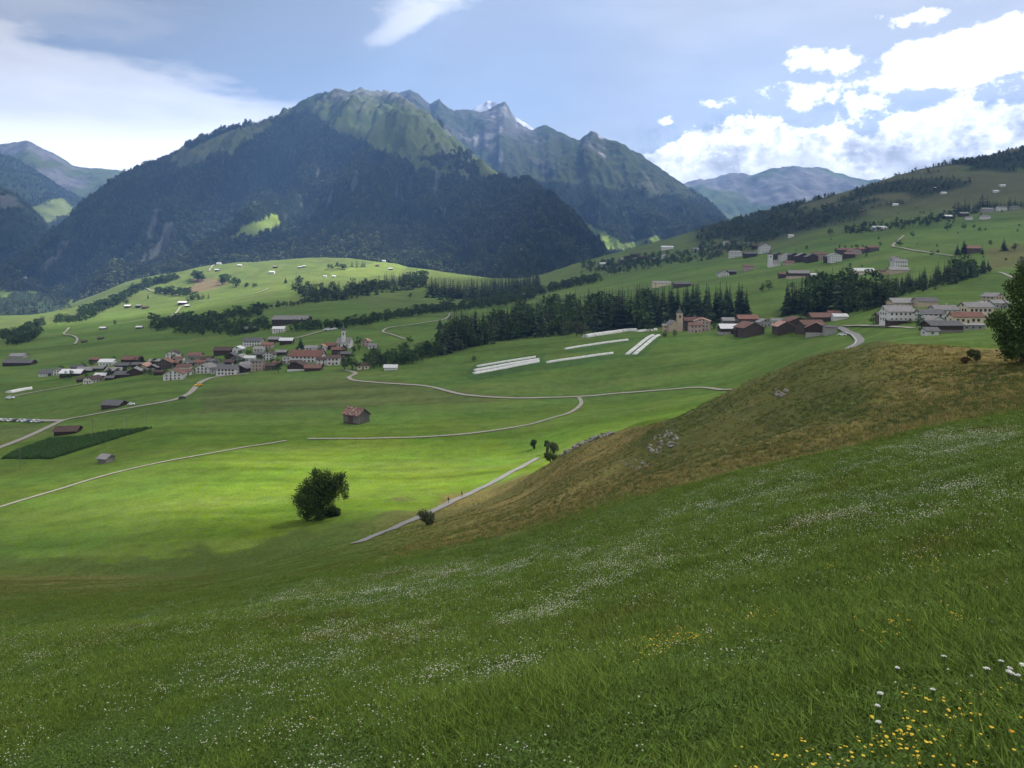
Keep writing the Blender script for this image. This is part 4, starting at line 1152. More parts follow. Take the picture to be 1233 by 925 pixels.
# ---- the lone barn in the middle of the fields: boards and tiles
p = at(427, 511, 260)
barn = bpy.data.objects.new('wooden_barn', None); COL.objects.link(barn)
bL, bG, bH = 10.2, 7.0, 4.6
barn.location = (p.x, p.y + 4.2, p.z); barn.rotation_euler.z = R(-38)
tag(barn, 'weathered wooden barn with patchy red tiled roof alone in the green fields', 'barn', VF)
link('wall', gable_walls(bL, bG, bH, 2.6).mesh('wall', [WALL['dark']]), barn)
rr = random.Random(5)
pm = MB(); pm.box(-0.17, 0.17, -0.05, 0.02, 0, 1.0, 0); pl_me = pm.mesh('plank', [WALL['grey']])
for i in range(18):
    y = -bG / 2 + (i + .5) * bG / 18
    hgt = bH + 2.6 * (1 - abs(y) / (bG / 2)) - 0.3
    o = link('plank', pl_me, barn); o.location = (bL / 2, y, 0.5); o.rotation_euler.z = math.pi / 2; o.scale = (1, 1, hgt - 0.5)
for i in range(26):
    x = -bL / 2 + (i + .5) * bL / 26
    if 8 < i < 17 : continue
    o = link('plank', pl_me, barn); o.location = (x, -bG / 2, 0.5); o.scale = (1, 1, bH - 0.7)
op = MB(); op.box(-1.7, 1.7, -0.03, 0.03, 0.4, 3.6, 0); od = link('door', op.mesh('door', [M_door]), barn); od.location = (-0.4, -bG / 2 - 0.02, 0)
rf = link('roof', gable_roof(bL, bG, bH, 2.6, 0.9, 0.14).mesh('roof', [ROOF['brown']]), barn)
tiles = []
for k, c in enumerate(('red', 'pinkish', 'rust', 'grey')):
    tm = MB(); tm.box(-0.44, 0.44, -0.42, 0.42, 0, 0.07, 0); tiles.append(tm.mesh('tile', [ROOF[c]]))
slope = math.atan2(2.6, bG / 2)
for s in (-1, 1):
    for row in range(6):
        for cc in range(13):
            t = (row + .5) / 6 * (math.hypot(bG / 2, 2.6) + 0.95)
            o = link('tile', tiles[rr.choices((0, 1, 2, 3), (5, 3, 3, 1))[0]], rf)
            o.location = (-bL / 2 - 0.5 + cc * 0.933, s * t * math.cos(slope), bH + 2.6 + 0.20 - t * math.sin(slope) + rr.uniform(0, .04))
            o.rotation_euler = (-s * slope + rr.uniform(-.03, .03), 0, rr.uniform(-.03, .03))
for x, y in ((bL / 2 + .05, -bG / 2 - .05), (-bL / 2 - .05, -bG / 2 - .05), (bL / 2 + .05, bG / 2 + .05)):
    pm = MB(); pm.box(x - .15, x + .15, y - .15, y + .15, -1, bH - .1, 0); link('corner_post', pm.mesh('corner_post', [M_post]), barn)

# ---- hamlet with the church in the middle
GM = 'houses and barns of the hamlet behind the plateau field'
def MV(*a, **k):
    k.setdefault('group', GM); k.setdefault('ymin', 420)
    return building(*a, **k)
MV(835, 398, 20, 12, 'e', 'brown', 'rust', 'tall brown house with rust roof right of hamlet church', win='n', chim=1)
MV(848, 399, 19, 12, 'g', 'pink', 'pinkish', 'pale pink house with white gable right of tall brown house', win='n', rot=-15, pitch=0.35)
MV(838, 400.5, 15, 9, 'e', 'pink', 'rust', 'small reddish house in front of tall brown house', win='n')
MV(880, 394, 18, 8, 'e', 'grey', 'grey', 'grey roofed building behind long white roofed barn', name='barn')
MV(902, 394, 24, 10, 'e', 'brown', 'red', 'brown house with big red tiled roof in middle of hamlet', win='n')
MV(882, 402.5, 27, 7, 'e', 'dark', 'light', 'long dark barn with bright white sheet roof in the hamlet', name='barn', base='stone', win='barn', pitch=0.5)
MV(906, 405, 26, 10, 'g', 'brown', 'rust', 'big brown timber barn with gable toward the plateau field', name='barn', pitch=0.5, rot=10)
MV(893, 405, 14, 8, 'e', 'dark', 'brown', 'dark annexe leaning on big brown timber barn', name='barn', pitch=0.3)
MV(922, 394, 14, 6, 'g', 'stone', 'grey', 'small grey roofed house right of big brown barn', win='n')
MV(936, 391, 13, 5, 'e', 'white', 'grey', 'small white house with grey roof at back of hamlet', win='n')
MV(963, 397, 24, 10, 'g', 'brown', 'rust', 'wide dark red timber barn left of long tiled barn', name='barn', pitch=0.4)
MV(947, 402, 20, 9, 'g', 'brown', 'pinkish', 'brown gabled barn with pale tiled roof and grey door', name='barn', win='barn', pitch=0.55)
MV(992, 388, 28, 6, 'e', 'brown', 'rust', 'long barn with rust tiled roof at back right of hamlet', name='barn')
MV(1006, 381, 14, 4, 'e', 'brown', 'red', 'small barn with bright red roof above the white roof', name='barn')
MV(1013, 385, 16, 4, 'e', 'white', 'light', 'white shed with white roof at right end of hamlet', name='shed')
MV(979, 400, 28, 9, 'e', 'brown', 'rust', 'large timber barn with red brown roof near right end of hamlet', name='barn', rot=12, win='barn')
MV(988, 404, 24, 9, 'g', 'dark', 'rust', 'dark gabled barn at right front of hamlet beside the road', name='barn', rot=-22, base='stone')
MV(1001, 403, 14, 9, 'e', 'stone', 'slate', 'grey stone shed with pillars beside the bend of the road', name='shed', pitch=0.3)
# ---- hamlet on the right
GR = 'houses and barns of the hamlet on the right'
def RV(*a, **k):
    k.setdefault('group', GR); k.setdefault('ymin', 300)
    return building(*a, **k)
RV(1091, 371, 29, 6.5, 'e', 'tan', 'grey', 'long tan building with grey roof behind white three storey house', ymin=380, win='n')
RV(1118, 369, 24, 6, 'e', 'tan', 'slate', 'tan barn with dark roof right of long tan building', name='barn', ymin=380)
RV(1085, 388, 32, 13, 'e', 'white', 'grey', 'white three storey house with grey slab roof in right hamlet', win='n', chim=1, pitch=0.55)
RV(1064, 388, 12, 9, 'e', 'brown', 'slate', 'narrow brown annexe left of white three storey house', win='n')
RV(1082, 391, 24, 4, 'e', 'dark', 'slate', 'low dark terrace shed in front of white three storey house', name='shed', depth=4, pitch=0.2)
RV(1141, 386, 27, 13, 'e', 'white', 'grey', 'white house with grey dormered roof in middle of right hamlet', win='n', chim=1, ymin=330)
RV(1124, 388, 27, 10, 'e', 'white', 'slate', 'white house with large dark slab roof left of dormered house', win='n', ymin=330)
RV(1181, 385, 31, 15, 'e', 'cream', 'grey', 'cream house with grey roof and dormers in right hamlet', win='big', chim=1)
RV(1166, 390, 36, 9, 'e', 'cream', 'red', 'cream house front with red lower roof in right hamlet', win='big', depth=5, pitch=0.8)
RV(1128, 395, 19, 9, 'g', 'white', 'grey', 'grey roofed barn with white gable in front of slab roofed house', name='barn', rot=12)
RV(1141, 401, 38, 9, 'e', 'dark', 'slate', 'big dark timber barn at front of right hamlet', name='barn', pitch=0.35, base='grey')
RV(1123, 404, 15, 5, 'e', 'white', 'slate', 'low white walled annexe at corner of big dark barn', name='shed', win='barn')
RV(1172, 397, 28, 3, 'e', 'stone', 'grey', 'low grey outbuilding below cream houses in right hamlet', name='shed', depth=4, pitch=0.2, win='barn')
RV(1201, 365, 16, 8, 'g', 'tan', 'grey', 'tan gabled house on the slope behind dark tree', win='n', rot=20, ymin=420)
RV(1206, 372, 18, 7, 'e', 'stone', 'grey', 'grey stone house half hidden behind dark tree', win='n', ymin=400)
RV(1189, 370, 10, 4, 'e', 'stone', 'light', 'little grey stable left of tan gabled house', name='shed', ymin=400)
# ---- village far up on the right
GU_ = 'houses and barns of the upper village on the right slope'
def UV(*a, **k):
    k.setdefault('group', GU_); k.setdefault('ymin', 700)
    return building(*a, **k)
UV(886, 310, 14, 6, 'e', 'white', 'grey', 'white house at left end of upper village', win='n')
UV(904, 310, 15, 4.5, 'e', 'dark', 'slate', 'dark barn right of left end white house in upper village', name='barn')
UV(922, 304.5, 12, 8, 'g', 'white', 'slate', 'tall pale house with dark roof above upper village', win='n')
UV(911, 300, 10, 4, 'e', 'dark', 'brown', 'dark barn left of tall pale house', name='barn')
UV(872, 333, 12, 4, 'g', 'white', 'slate', 'small gabled house at lower left of upper village', win='n')
UV(882, 331, 10, 4, 'e', 'dark', 'slate', 'dark barn attached to small lower left house', name='barn')
UV(902, 326, 12, 5, 'e', 'pink', 'rust', 'small reddish house alone left of white chapel', win='n')
UV(938, 312, 8, 6, 'g', 'dark', 'slate', 'narrow dark barn left of upper village houses', name='barn')
UV(947, 314, 12, 7, 'g', 'white', 'brown', 'white gabled house at left of upper village row', win='n')
UV(957, 314, 10, 7, 'g', 'dark', 'slate', 'dark gabled barn second in upper village row', name='barn')
UV(951, 319, 10, 3, 'e', 'pink', 'red', 'low red roofed shed below upper village row', name='shed')
UV(968, 315, 13, 7, 'g', 'dark', 'grey', 'dark barn with grey gable roof in upper village row', name='barn')
UV(979, 316, 13, 7, 'g', 'dark', 'slate', 'dark slate roofed barn in middle of upper village row', name='barn')
UV(988, 313, 15, 7, 'e', 'pink', 'rust', 'rust roofed house in middle of upper village row', win='n')
UV(999, 316, 10, 6, 'e', 'dark', 'brown', 'dark brown barn left of bright white house', name='barn')
UV(1007, 316, 13, 8, 'g', 'white', 'grey', 'bright white gabled house at end of upper village row', win='n')
UV(1017, 306, 16, 5, 'e', 'brown', 'rust', 'brown house with rust roof in top row of upper village', win='n')
UV(1024, 311, 12, 5, 'e', 'dark', 'rust', 'dark barn between rust roofs of upper village', name='barn')
UV(1031, 308, 13, 6, 'g', 'pink', 'rust', 'pinkish gabled house in top row of upper village', win='n')
UV(1041, 305, 12, 5, 'e', 'brown', 'red', 'red roofed brown house in top row of upper village', win='n')
UV(1052, 303, 13, 5, 'e', 'brown', 'rust', 'last brown house at right end of upper village top row', win='n')
UV(963, 335, 25, 6, 'e', 'brown', 'grey', 'large brown barn with grey roof below upper village', name='barn', base='tan', pitch=0.6)
UV(943, 335, 9, 5, 'e', 'brown', 'rust', 'small brown shed left of large brown barn', name='shed')
UV(980, 333, 7, 2.5, 'e', 'white', 'light', 'tiny white shed right of large brown barn', name='shed')
UV(1042, 330, 23, 4, 'e', 'cream', 'light', 'long low pale building behind the dark wood', ymin=650, win='n')
UV(1085, 321, 16, 6, 'e', 'white', 'grey', 'white house with grey roof above the dark wood', win='n', ymin=650, chim=1)
UV(1080, 316, 9, 5, 'g', 'white', 'grey', 'white gable standing up behind white grey roofed house', win='n', ymin=700)
UV(1084, 329, 22, 4, 'e', 'tan', 'grey', 'tan barn right below white grey roofed house', name='barn', ymin=620)
UV(1066, 330, 12, 3, 'e', 'tan', 'brown', 'low tan shed between pale building and tan barn', name='shed', ymin=620)
UV(1173, 305, 17, 6, 'e', 'brown', 'red', 'brown barn with red roof alone on right slope between trees', name='barn', ymin=700)
UV(1060, 277, 16, 3, 'e', 'white', 'light', 'long low white building on the upper right pasture', name='barn', ymin=900)
GT = 'scattered farms high on the right slope'
for (u, v, w, h, ori, wl_, rf_, lb) in ((1144, 264, 10, 3.5, 'e', 'dark', 'light', 'dark barn with pale roof left of high conifers on right slope'),
        (1162, 261, 10, 4, 'e', 'dark', 'grey', 'dark barn below high conifers on right slope'), (1168, 265, 7, 3, 'e', 'white', 'grey', 'small white house below dark barn and high conifers'),
        (1190, 256, 13, 4, 'e', 'stone', 'grey', 'stone farmhouse right of high conifers on right slope'), (1188, 264, 10, 3, 'e', 'white', 'grey', 'white cottage below stone farmhouse high on slope'),
        (1208, 254, 10, 4.5, 'e', 'white', 'slate', 'white farmhouse with dark roof high on right slope'), (1224, 253, 10, 3.5, 'e', 'stone', 'slate', 'grey farmhouse at right edge high on slope'),
        (1079, 248, 6, 2, 'e', 'white', 'light', 'tiny white hut on brown moor of right slope'), (1137, 234, 6, 2, 'e', 'white', 'light', 'tiny white hut higher on brown moor'),
        (1128, 228, 5, 2, 'e', 'dark', 'light', 'tiny hut with pale roof near ridge wood'), (1200, 232, 6, 2, 'e', 'white', 'light', 'tiny white hut right on high moor'),
        (1208, 225, 6, 2, 'e', 'white', 'light', 'topmost tiny white hut on high moor'), (1037, 256, 6, 2.5, 'e', 'brown', 'rust', 'tiny brown hut on moor left of long white building'),
        (875, 295, 7, 3, 'e', 'white', 'grey', 'white house in distant wood left of upper village'), (838, 302, 6, 2.5, 'e', 'white', 'grey', 'small white house in distant wood further left'),
        (953, 286, 6, 2.5, 'e', 'white', 'light', 'tiny pale hut on pasture above upper village')):
    building(u, v, w, h, ori, wl_, rf_, lb, name='hut' if w < 8 else 'farmhouse', group=GT, ymin=900, cat='hut' if w < 8 else 'house')
GF = 'distant hamlet on the saddle in the middle'
for (u, v, w, h, ori, wl_, rf_, lb) in ((749, 316, 8, 4, 'g', 'white', 'slate', 'white gabled house at left end of distant saddle hamlet'), (757, 314, 9, 4, 'g', 'brown', 'rust', 'brown gabled house second in distant saddle hamlet'),
        (766, 315, 8, 3.5, 'e', 'pink', 'rust', 'pinkish house in front of distant saddle hamlet'), (764, 310, 9, 3.5, 'e', 'dark', 'brown', 'dark barn at back of distant saddle hamlet'),
        (774, 313, 9, 3.5, 'e', 'brown', 'brown', 'brown house at right of distant saddle hamlet'), (790, 315, 8, 3, 'e', 'dark', 'slate', 'dark barn apart at right of distant saddle hamlet'),
        (800, 312, 5, 5, 'g', 'white', 'grey', 'slim pale house with trees right of saddle hamlet'), (804, 300.5, 14, 3, 'e', 'white', 'light', 'long white building above distant saddle hamlet'),
        (727, 321, 9, 3.5, 'e', 'white', 'light', 'white flat roofed building left below saddle hamlet'), (746, 325, 5, 2.5, 'e', 'white', 'light', 'tiny white hut on slope below saddle hamlet'),
        (633, 357, 7, 2.5, 'e', 'dark', 'light', 'dark hut with white roof at end of tree line'), (797, 345, 21, 4, 'e', 'cream', 'grey', 'pale farm building with round grey roof on terrace'),
        (822, 346, 20, 4, 'e', 'brown', 'slate', 'dark brown farm shed right of pale farm building'), ):
    building(u, v, w, h, ori, wl_, rf_, lb, name='hut' if w < 8 else 'farmhouse', group=GF, ymin=800, cat='hut' if w < 8 else 'house')
GH = 'field huts scattered over the sunlit hill'
for (u, v, w, h, wl_, rf_, lb) in ((153, 371, 7, 2.5, 'dark', 'light', 'dark hut with pale roof below round bush on sunlit hill'), (166, 371, 6, 3, 'dark', 'grey', 'grey hut left of dark twin hut on sunlit hill'),
        (174, 372, 7, 2, 'dark', 'brown', 'dark hut right of grey hut on sunlit hill'), (219, 367, 10, 2.5, 'dark', 'light', 'larger hut with pale roof under trees on sunlit hill'),
        (225, 370, 5, 2, 'dark', 'light', 'small hut at bend of pale track on sunlit hill'), (211, 382, 7, 2.5, 'dark', 'light', 'dark hut at lower end of pale track'),
        (123, 397, 7, 2, 'dark', 'light', 'hut with pale roof on shaded lower pasture'), (167, 396, 7, 2, 'dark', 'light', 'hut with white roof on shaded pasture below bushes'),
        (120, 409, 6, 1.5, 'dark', 'brown', 'dark low hut above left village'), (100, 413, 5, 1.5, 'dark', 'brown', 'tiny dark hut left above left village'),
        (263, 317, 5, 1.5, 'white', 'light', 'white hut at top of steep pale track'), (261, 327, 5, 2, 'dark', 'light', 'pale roofed hut below steep pale track'),
        (288, 321, 5, 1.5, 'stone', 'light', 'low pale hut on upper sunlit hill'), (331, 323, 5, 2, 'dark', 'grey', 'dark hut near forest edge on upper hill'),
        (327, 330, 6, 2.5, 'white', 'light', 'white hut in middle of upper sunlit hill'), (361, 323, 4, 1.5, 'dark', 'light', 'tiny pale roofed hut by forest edge'),
        (366, 322, 4, 1.5, 'dark', 'light', 'tiny hut right beside another at forest edge'), (454, 321, 4, 1.5, 'dark', 'rust', 'dark hut on bright clearing at forest'),
        (462, 314, 4, 1.5, 'white', 'light', 'white hut at top of bright clearing'), (470, 325, 5, 1.5, 'dark', 'light', 'pale roofed hut at right edge of bright clearing'),
        (391, 334, 4, 1.5, 'white', 'light', 'white hut above dark spruce band'), (402, 334, 4, 1.5, 'white', 'light', 'white hut right of another above dark spruce band')):
    building(u, v, w, h, 'e', wl_, rf_, lb, name='hut', cat='hut', group=GH, ymin=850)

# ---- churches: nave, tower, spire
def church(u, v, nave_w, nave_h, tower_u, tower_w, tower_h, spire_h, wall, roof, label, ymin, gable=True, rot=0, spire='slate', cat='church', name='church', nave_v=None, belfry=True):
    p = at(u, v, ymin); s = p.y / F
    o = bpy.data.objects.new(name, None); COL.objects.link(o); o.location = p
    tag(o, label, cat)
    w, h = nave_w * s, nave_h * s
    if gable: Lx, gw, rz = w * 1.5, w, R(90 + rot)
    else: Lx, gw, rz = w, min(w * .7, 9), R(rot)
    rise = gw * 0.5
    nv = link('nave', gable_walls(Lx, gw, h, rise).mesh('nave', [WALL[wall]]), o); nv.rotation_euler.z = rz; nv.location.y = 5
    rf = link('roof', gable_roof(Lx, gw, h, rise, .4, .2).mesh('roof', [ROOF[roof]]), o); rf.rotation_euler.z = rz; rf.location.y = 5
    tx, tw, th, sh = (tower_u - u) * s, tower_w * s / 2, tower_h * s, spire_h * s
    m = MB(); m.box(-tw, tw, -tw, tw, -3, th, 0); m.box(-tw * 1.12, tw * 1.12, -tw * 1.12, tw * 1.12, th, th + .3, 0)
    tw_o = link('tower', m.mesh('tower', [WALL[wall]]), o); tw_o.location = (tx, 2.5, 0)
    m = MB(); q = tw * 1.1
    c4 = [(-q, -q), (q, -q), (q, q), (-q, q)]
    for i in range(4):
        a, b = c4[i], c4[(i + 1) % 4]
        a2, b2 = (a[0] * .32, a[1] * .32), (b[0] * .32, b[1] * .32)
        m.face(((*a, th + .3), (*b, th + .3), (*b2, th + .3 + sh * .38), (*a2, th + .3 + sh * .38)))
        m.face(((*a2, th + .3 + sh * .38), (*b2, th + .3 + sh * .38), (0, 0, th + .3 + sh)))
    sp = link('spire', m.mesh('spire', [ROOF[spire]]), tw_o)
    if belfry:
        for sx, sy, rz2 in ((0, -1, 0), (-1, 0, -math.pi / 2), (1, 0, math.pi / 2)):
            b_ = MB(); b_.box(-tw * .34, tw * .34, -.06, .1, 0, th * .16, 0)
            for k in range(3): b_.box(-tw * .34, tw * .34, -.1, -.06, th * (.02 + .05 * k), th * (.035 + .05 * k), 1)
            bo = link('belfry_opening', b_.mesh('belfry_opening', [M_glass, M_post]), tw_o)
            bo.location = (sx * tw, sy * tw, th * .76); bo.rotation_euler.z = rz2
    for k in range(3):
        wd = link('window', WIN['n'], nv); wd.scale = (1, 1, 1.6)
        wd.location = ((k - 1) * Lx * .28, -gw / 2, h * .35)
    return o
church(414, 420, 17, 7, 413, 4.2, 21, 11, 'white', 'grey', 'white village church with slender tower and thin dark spire', 500, gable=False, rot=-10)
church(811, 400, 10, 9, 819, 6.6, 22, 11, 'tan', 'grey', 'tan stone church with square tower before the dark spruces', 480, gable=True, rot=12)
MV(803, 400, 9, 8, 'e', 'tan', 'grey', 'small tan priest house left of hamlet church', win='n')
church(933, 321, 13, 4, 928, 4.6, 14, 8, 'white', 'grey', 'white chapel tower with dark cap below upper village', 800, gable=False)
church(30, 346, 5, 3, 30, 3.0, 9, 4, 'white', 'slate', 'distant white church tower on wooded knoll at far left', 1800, gable=False, belfry=False) if False else None

# ------------------------------------------------------------------ trees
def hm(p, hpx, lo=3.0, hi=34.0): return min(max(hpx * p.y / F, lo), hi)
def along(line, n, jv=(0, 0), ju=3.0):
    us = [q[0] for q in line]; vs = [q[1] for q in line]
    out = []
    for k in range(n):
        u = us[0] + (us[-1] - us[0]) * (k + 0.5) / n + random.uniform(-ju, ju)
        out.append((u, float(np.interp(u, us, vs)) + random.uniform(*jv)))
    return out
N_TREE = [0, 0]
# --- the tall dark wood behind the plateau field
wl_u = [440, 500, 540, 600, 650, 700, 740, 790, 830, 905, 945]
wl_v = [444, 438, 425, 411, 405, 401, 399, 394, 391, 388, 385]
wt_v = [424, 418, 388, 378, 363, 361, 352, 348, 347, 350, 352]
lab = 'tall dark spruce in the dense wood behind the plateau field'
grp = 'spruces of the wood behind the plateau field'
for k in range(165):
    u = random.uniform(528, 908); d = random.uniform(0, 14) * (1 if u < 800 else 0.6)
    vl = np.interp(u, wl_u, wl_v); vt = np.interp(u, wl_u, wt_v)
    if 880 < u and random.random() < 0.5: continue
    p = at(u, vl - d, 480)
    h = hm(p, (vl - vt) * random.uniform(0.85, 1.22) * (1.12 if u > 740 else 1) - d * 0.3, 9, 36)
    where = ('at left end of the tall wood above the lone round field tree', 'in the tall wood behind the three white tunnels', 'in the tall wood behind the tall plastic tunnel', 'in the tall wood behind the hamlet church', 'in the thin right end of the tall wood behind the white barn roof')[int(np.searchsorted([585, 655, 745, 835], u))]
    tree('spruce_tree', random.choice(SPRUCE), p, h, ('dark spruce ' if k % 3 else 'shorter dark spruce ') + where if False else 'dark spruce ' + where, grp, random.uniform(0.85, 1.25)); N_TREE[0] += 1
lab = 'rounded leafy tree at the foot of the dark spruce wood'
lab2 = 'rounded leafy tree in the strip between left village and the spruces'
grp = 'leafy trees at the lower edge of the spruce wood'
for k in range(46):
    u = random.uniform(440, 566) if k < 38 else random.uniform(566, 610)
    d = random.uniform(0, 10)
    vl = np.interp(u, wl_u, wl_v)
    p = at(u, vl - d, 430)
    tree('broadleaf_tree', random.choice(BROAD[:3]), p, hm(p, random.uniform(11, 20), 5, 14), lab if u > 535 else lab2, grp, random.uniform(0.95, 1.4)); N_TREE[1] += 1
for u, v, hp in ((652, 406, 18), (662, 405, 16), (684, 405.5, 20), (694, 405, 19), (700, 404, 16), (704, 404, 13), (552, 424, 17), (577, 416, 15)):
    p = at(u, v, 450); tree('broadleaf_tree', BROAD[3], p, hm(p, hp), 'grey green leafy tree in front of the dark spruce wood', 'grey green trees in front of the spruce wood', 1.2); N_TREE[1] += 1
# --- the second wood, right of the hamlet
w2u = [945, 985, 1015, 1040, 1060, 1085, 1110, 1150, 1195]; w2v = [381, 379, 378, 374, 371, 357, 352, 342, 327]; w2t = [348, 324, 326, 332, 337, 336, 330, 312, 312]
for k in range(74):
    u = random.uniform(945, 1196); d = random.uniform(0, 10)
    vl, vt = np.interp(u, w2u, w2v), np.interp(u, w2u, w2t)
    p = at(u, vl - d, 440)
    h = hm(p, (vl - vt) * random.uniform(0.75, 1.15) - d * 0.4, 6, 34)
    tree('spruce_tree', random.choice(SPRUCE), p, h, 'dark spruce ' + ('behind the timber barns of the middle hamlet', 'above the road bend between the two right hamlets', 'above the white three storey house', 'in the upper right tongue of wood under the roadside slope')[int(np.searchsorted([1005, 1060, 1110], u))], 'spruces of the wood between the two right hamlets', random.uniform(0.9, 1.3)); N_TREE[0] += 1
# --- single trees one can point to
def one(kind, u, v, hp, label, wide=1.0, ymin=300, k=0):
    p = at(u, v, ymin)
    return tree(kind + '_tree' if kind != 'bush' else 'bush', (SPRUCE if kind == 'spruce' else BROAD)[k], p, hm(p, hp, 1.5), label, None, wide, 'tree' if kind != 'bush' else 'bush')
one('broadleaf', 570, 435.5, 8, 'small round tree alone on the field above the white strips', 1.3, 400, 1)
one('broadleaf', 424, 446, 21, 'big dark leafy tree at right end of left village', 1.5, 450, 1)
one('broadleaf', 415, 445, 15, 'lower leafy tree beside big dark tree at right end of left village', 1.4, 450, 0)
one('broadleaf', 450, 444, 17, 'broad leafy tree between cream cottage and long white shed', 1.5, 450, 2)
one('broadleaf', 335, 449, 18, 'dark tree standing left of the big orange roof', 1.0, 450, 1)
one('spruce', 362, 422, 17, 'dark spruce rising behind the big orange roof', 2.2, 480, 1)
one('spruce', 266, 424, 8, 'small spruce above houses in middle of left village', 1.6, 480, 2)
one('broadleaf', 431, 417, 12, 'tree beside the slender white church tower', 1.2, 480, 1)
one('broadleaf', 72, 449, 9, 'leafy tree behind low farm shed at left end of village', 1.6, 480, 1)
one('broadleaf', 99, 443, 7, 'leafy tree behind grey roofed barn at left end of village', 1.7, 480, 1)
one('broadleaf', 138, 437, 9, 'tree between pale roof and reddish barn in left village', 1.2, 480, 1)
one('spruce', 151, 433, 8, 'small spruce at back edge of left village', 1.8, 480, 0)
one('spruce', 171, 437, 10, 'cone shaped tree at back edge of left village', 2.4, 480, 2)
one('broadleaf', 181, 453, 8, 'round garden tree in front row of left village', 1.4, 400, 0)
one('spruce', 220, 434, 9, 'small spruce behind reddish houses of left village', 1.8, 480, 2)
one('broadleaf', 120, 452, 8, 'leafy tree among dark barns of left village', 1.8, 480, 2)
one('broadleaf', 800, 407, 9, 'shrubby tree left below hamlet church', 1.3, 480, 0)
one('broadleaf', 812, 406, 9, 'second shrubby tree below hamlet church', 1.2, 480, 2)
one('broadleaf', 860, 398, 9, 'pale tree between pink house and white barn roof', 1.2, 480, 3)
one('broadleaf', 783, 399, 9, 'dark bush tree left of hamlet church', 1.8, 480, 1)
one('broadleaf', 957, 399, 8, 'garden tree in front of timber barns of middle hamlet', 1.7, 400, 0)
one('broadleaf', 1052, 390, 12, 'dark leafy tree left of white three storey house', 1.5, 330, 1)
one('broadleaf', 1107, 398, 22, 'dark tree between white three storey house and slab roofed house', 0.9, 330, 1)
one('bush', 1095, 390, 6, 'small garden bush before white three storey house', 1.8, 330, 0)
one('broadleaf', 918, 352, 11, 'leafy tree left of three on terrace above middle hamlet', 1.2, 560, 1)
one('broadleaf', 926, 350, 13, 'tallest of three leafy trees on terrace above middle hamlet', 1.2, 560, 0)
one('broadleaf', 954, 348, 9, 'leafy tree at edge of second wood below large brown barn', 1.3, 560, 1)
one('broadleaf', 1083, 297, 9, 'round tree beside bend of road above upper village', 1.5, 700, 1)
one('broadleaf', 1099, 286, 8, 'leafy tree above bend of road on right slope', 1.0, 800, 1)
one('broadleaf', 1141, 278, 10, 'big round tree on high pasture of right slope', 1.4, 800, 1)
one('broadleaf', 1161, 276, 7, 'smaller round tree right of big round pasture tree', 1.6, 800, 0)
one('broadleaf', 1173, 275, 5, 'little tree third in row on high pasture', 1.5, 800, 1)
one('spruce', 1153, 307, 15, 'tall spruce left of lone red roofed barn', 1.6, 700, 1)
one('spruce', 1161, 306, 18, 'tallest spruce beside lone red roofed barn', 1.6, 700, 2)
one('spruce', 1183, 306, 11, 'spruce right of lone red roofed barn', 1.6, 700, 0)
one('spruce', 1209, 302, 16, 'spruce near right edge below high farms', 1.8, 700, 1)
one('broadleaf', 1222, 302, 10, 'leafy tree right of spruce below high farms', 1.4, 700, 1)
one('broadleaf', 1230, 327, 20, 'dark leafy tree at right edge above roadside', 1.0, 550, 1)
one('broadleaf', 999, 283, 9, 'dark round tree on pasture above upper village', 1.3, 900, 1)
one('broadleaf', 1026, 280, 8, 'round tree left of long white building on pasture', 1.4, 900, 1)
one('broadleaf', 152, 368, 11, 'round tree above dark hut on sunlit hill', 1.0, 900, 1)
one('broadleaf', 178, 361, 6, 'little tree alone on sunlit hill', 1.0, 900, 0)
one('broadleaf', 191, 391, 9, 'pair of dark trees on shaded pasture, the taller one', 0.9, 900, 1)
one('broadleaf', 138, 392, 7, 'small tree alone left on shaded pasture', 1.0, 900, 2)
one('spruce', 344, 341, 8, 'little spruce alone beside faint track on upper hill', 1.6, 1200, 1)
one('broadleaf', 494, 359, 7, 'round tree on the terrace right of spruce band', 1.5, 800, 1)
one('broadleaf', 494, 414, 10, 'round tree inside the loop of the pale track', 1.3, 560, 1)
one('spruce', 530, 396, 12, 'bushy tree left of the tall wood by pale track', 2.4, 560, 2)
one('broadleaf', 573, 381, 6, 'small tree on terrace above the tall wood', 1.2, 700, 0)

# --- rows and clumps, each tree its own
MASS = {'s': [], 'b': []}
def mass(line, n, h, kinds, jv=(-1.5, 1.5), ymin=500, wide=(1.0, 1.6), ju=3.0, mx=26):
    for u, v in along(line, n, jv, ju):
        p = at(u, v, ymin); kd = random.choice(kinds); hh = hm(p, random.uniform(*h), 3, mx); w = hh * random.uniform(*wide)
        MASS[kd].append((p, (w, w, hh)))
def row(line, n, h, kinds, label, group, jv=(-1.5, 1.5), ymin=500, wide=(1.0, 1.6), ju=3.0, mx=26):
    for u, v in along(line, n, jv, ju):
        p = at(u, v, ymin)
        kd = random.choice(kinds)
        me = random.choice(FAR_SPRUCE if kd == 's' else FAR_BROAD)
        small_tree('spruce_tree' if kd == 's' else 'broadleaf_tree', me, p, hm(p, random.uniform(*h), 3, mx), label, group, random.uniform(*wide) * (1.25 if kd == 's' else 1))
        N_TREE[0 if kd == 's' else 1] += 1
row([(352, 398), (378, 397), (414, 395)], 11, (9, 14), 'b', 'dark leafy tree beside the very large farm hall', 'trees beside the large farm hall', (-2, 1), 560)
row([(415, 395), (455, 387), (500, 379), (560, 372), (610, 367), (645, 359)], 46, (8, 12), 'b', 'leafy tree in the long hedge row crossing the terraces', 'trees of the long hedge row on the terraces', (-3, 1), 700)
row([(520, 358), (560, 362), (600, 356), (645, 348)], 14, (15, 26), 's', 'dark spruce on the low ridge in front of the big mountain', 'spruces on the low ridge before the mountain', (-6, 2), 1150, mx=34)
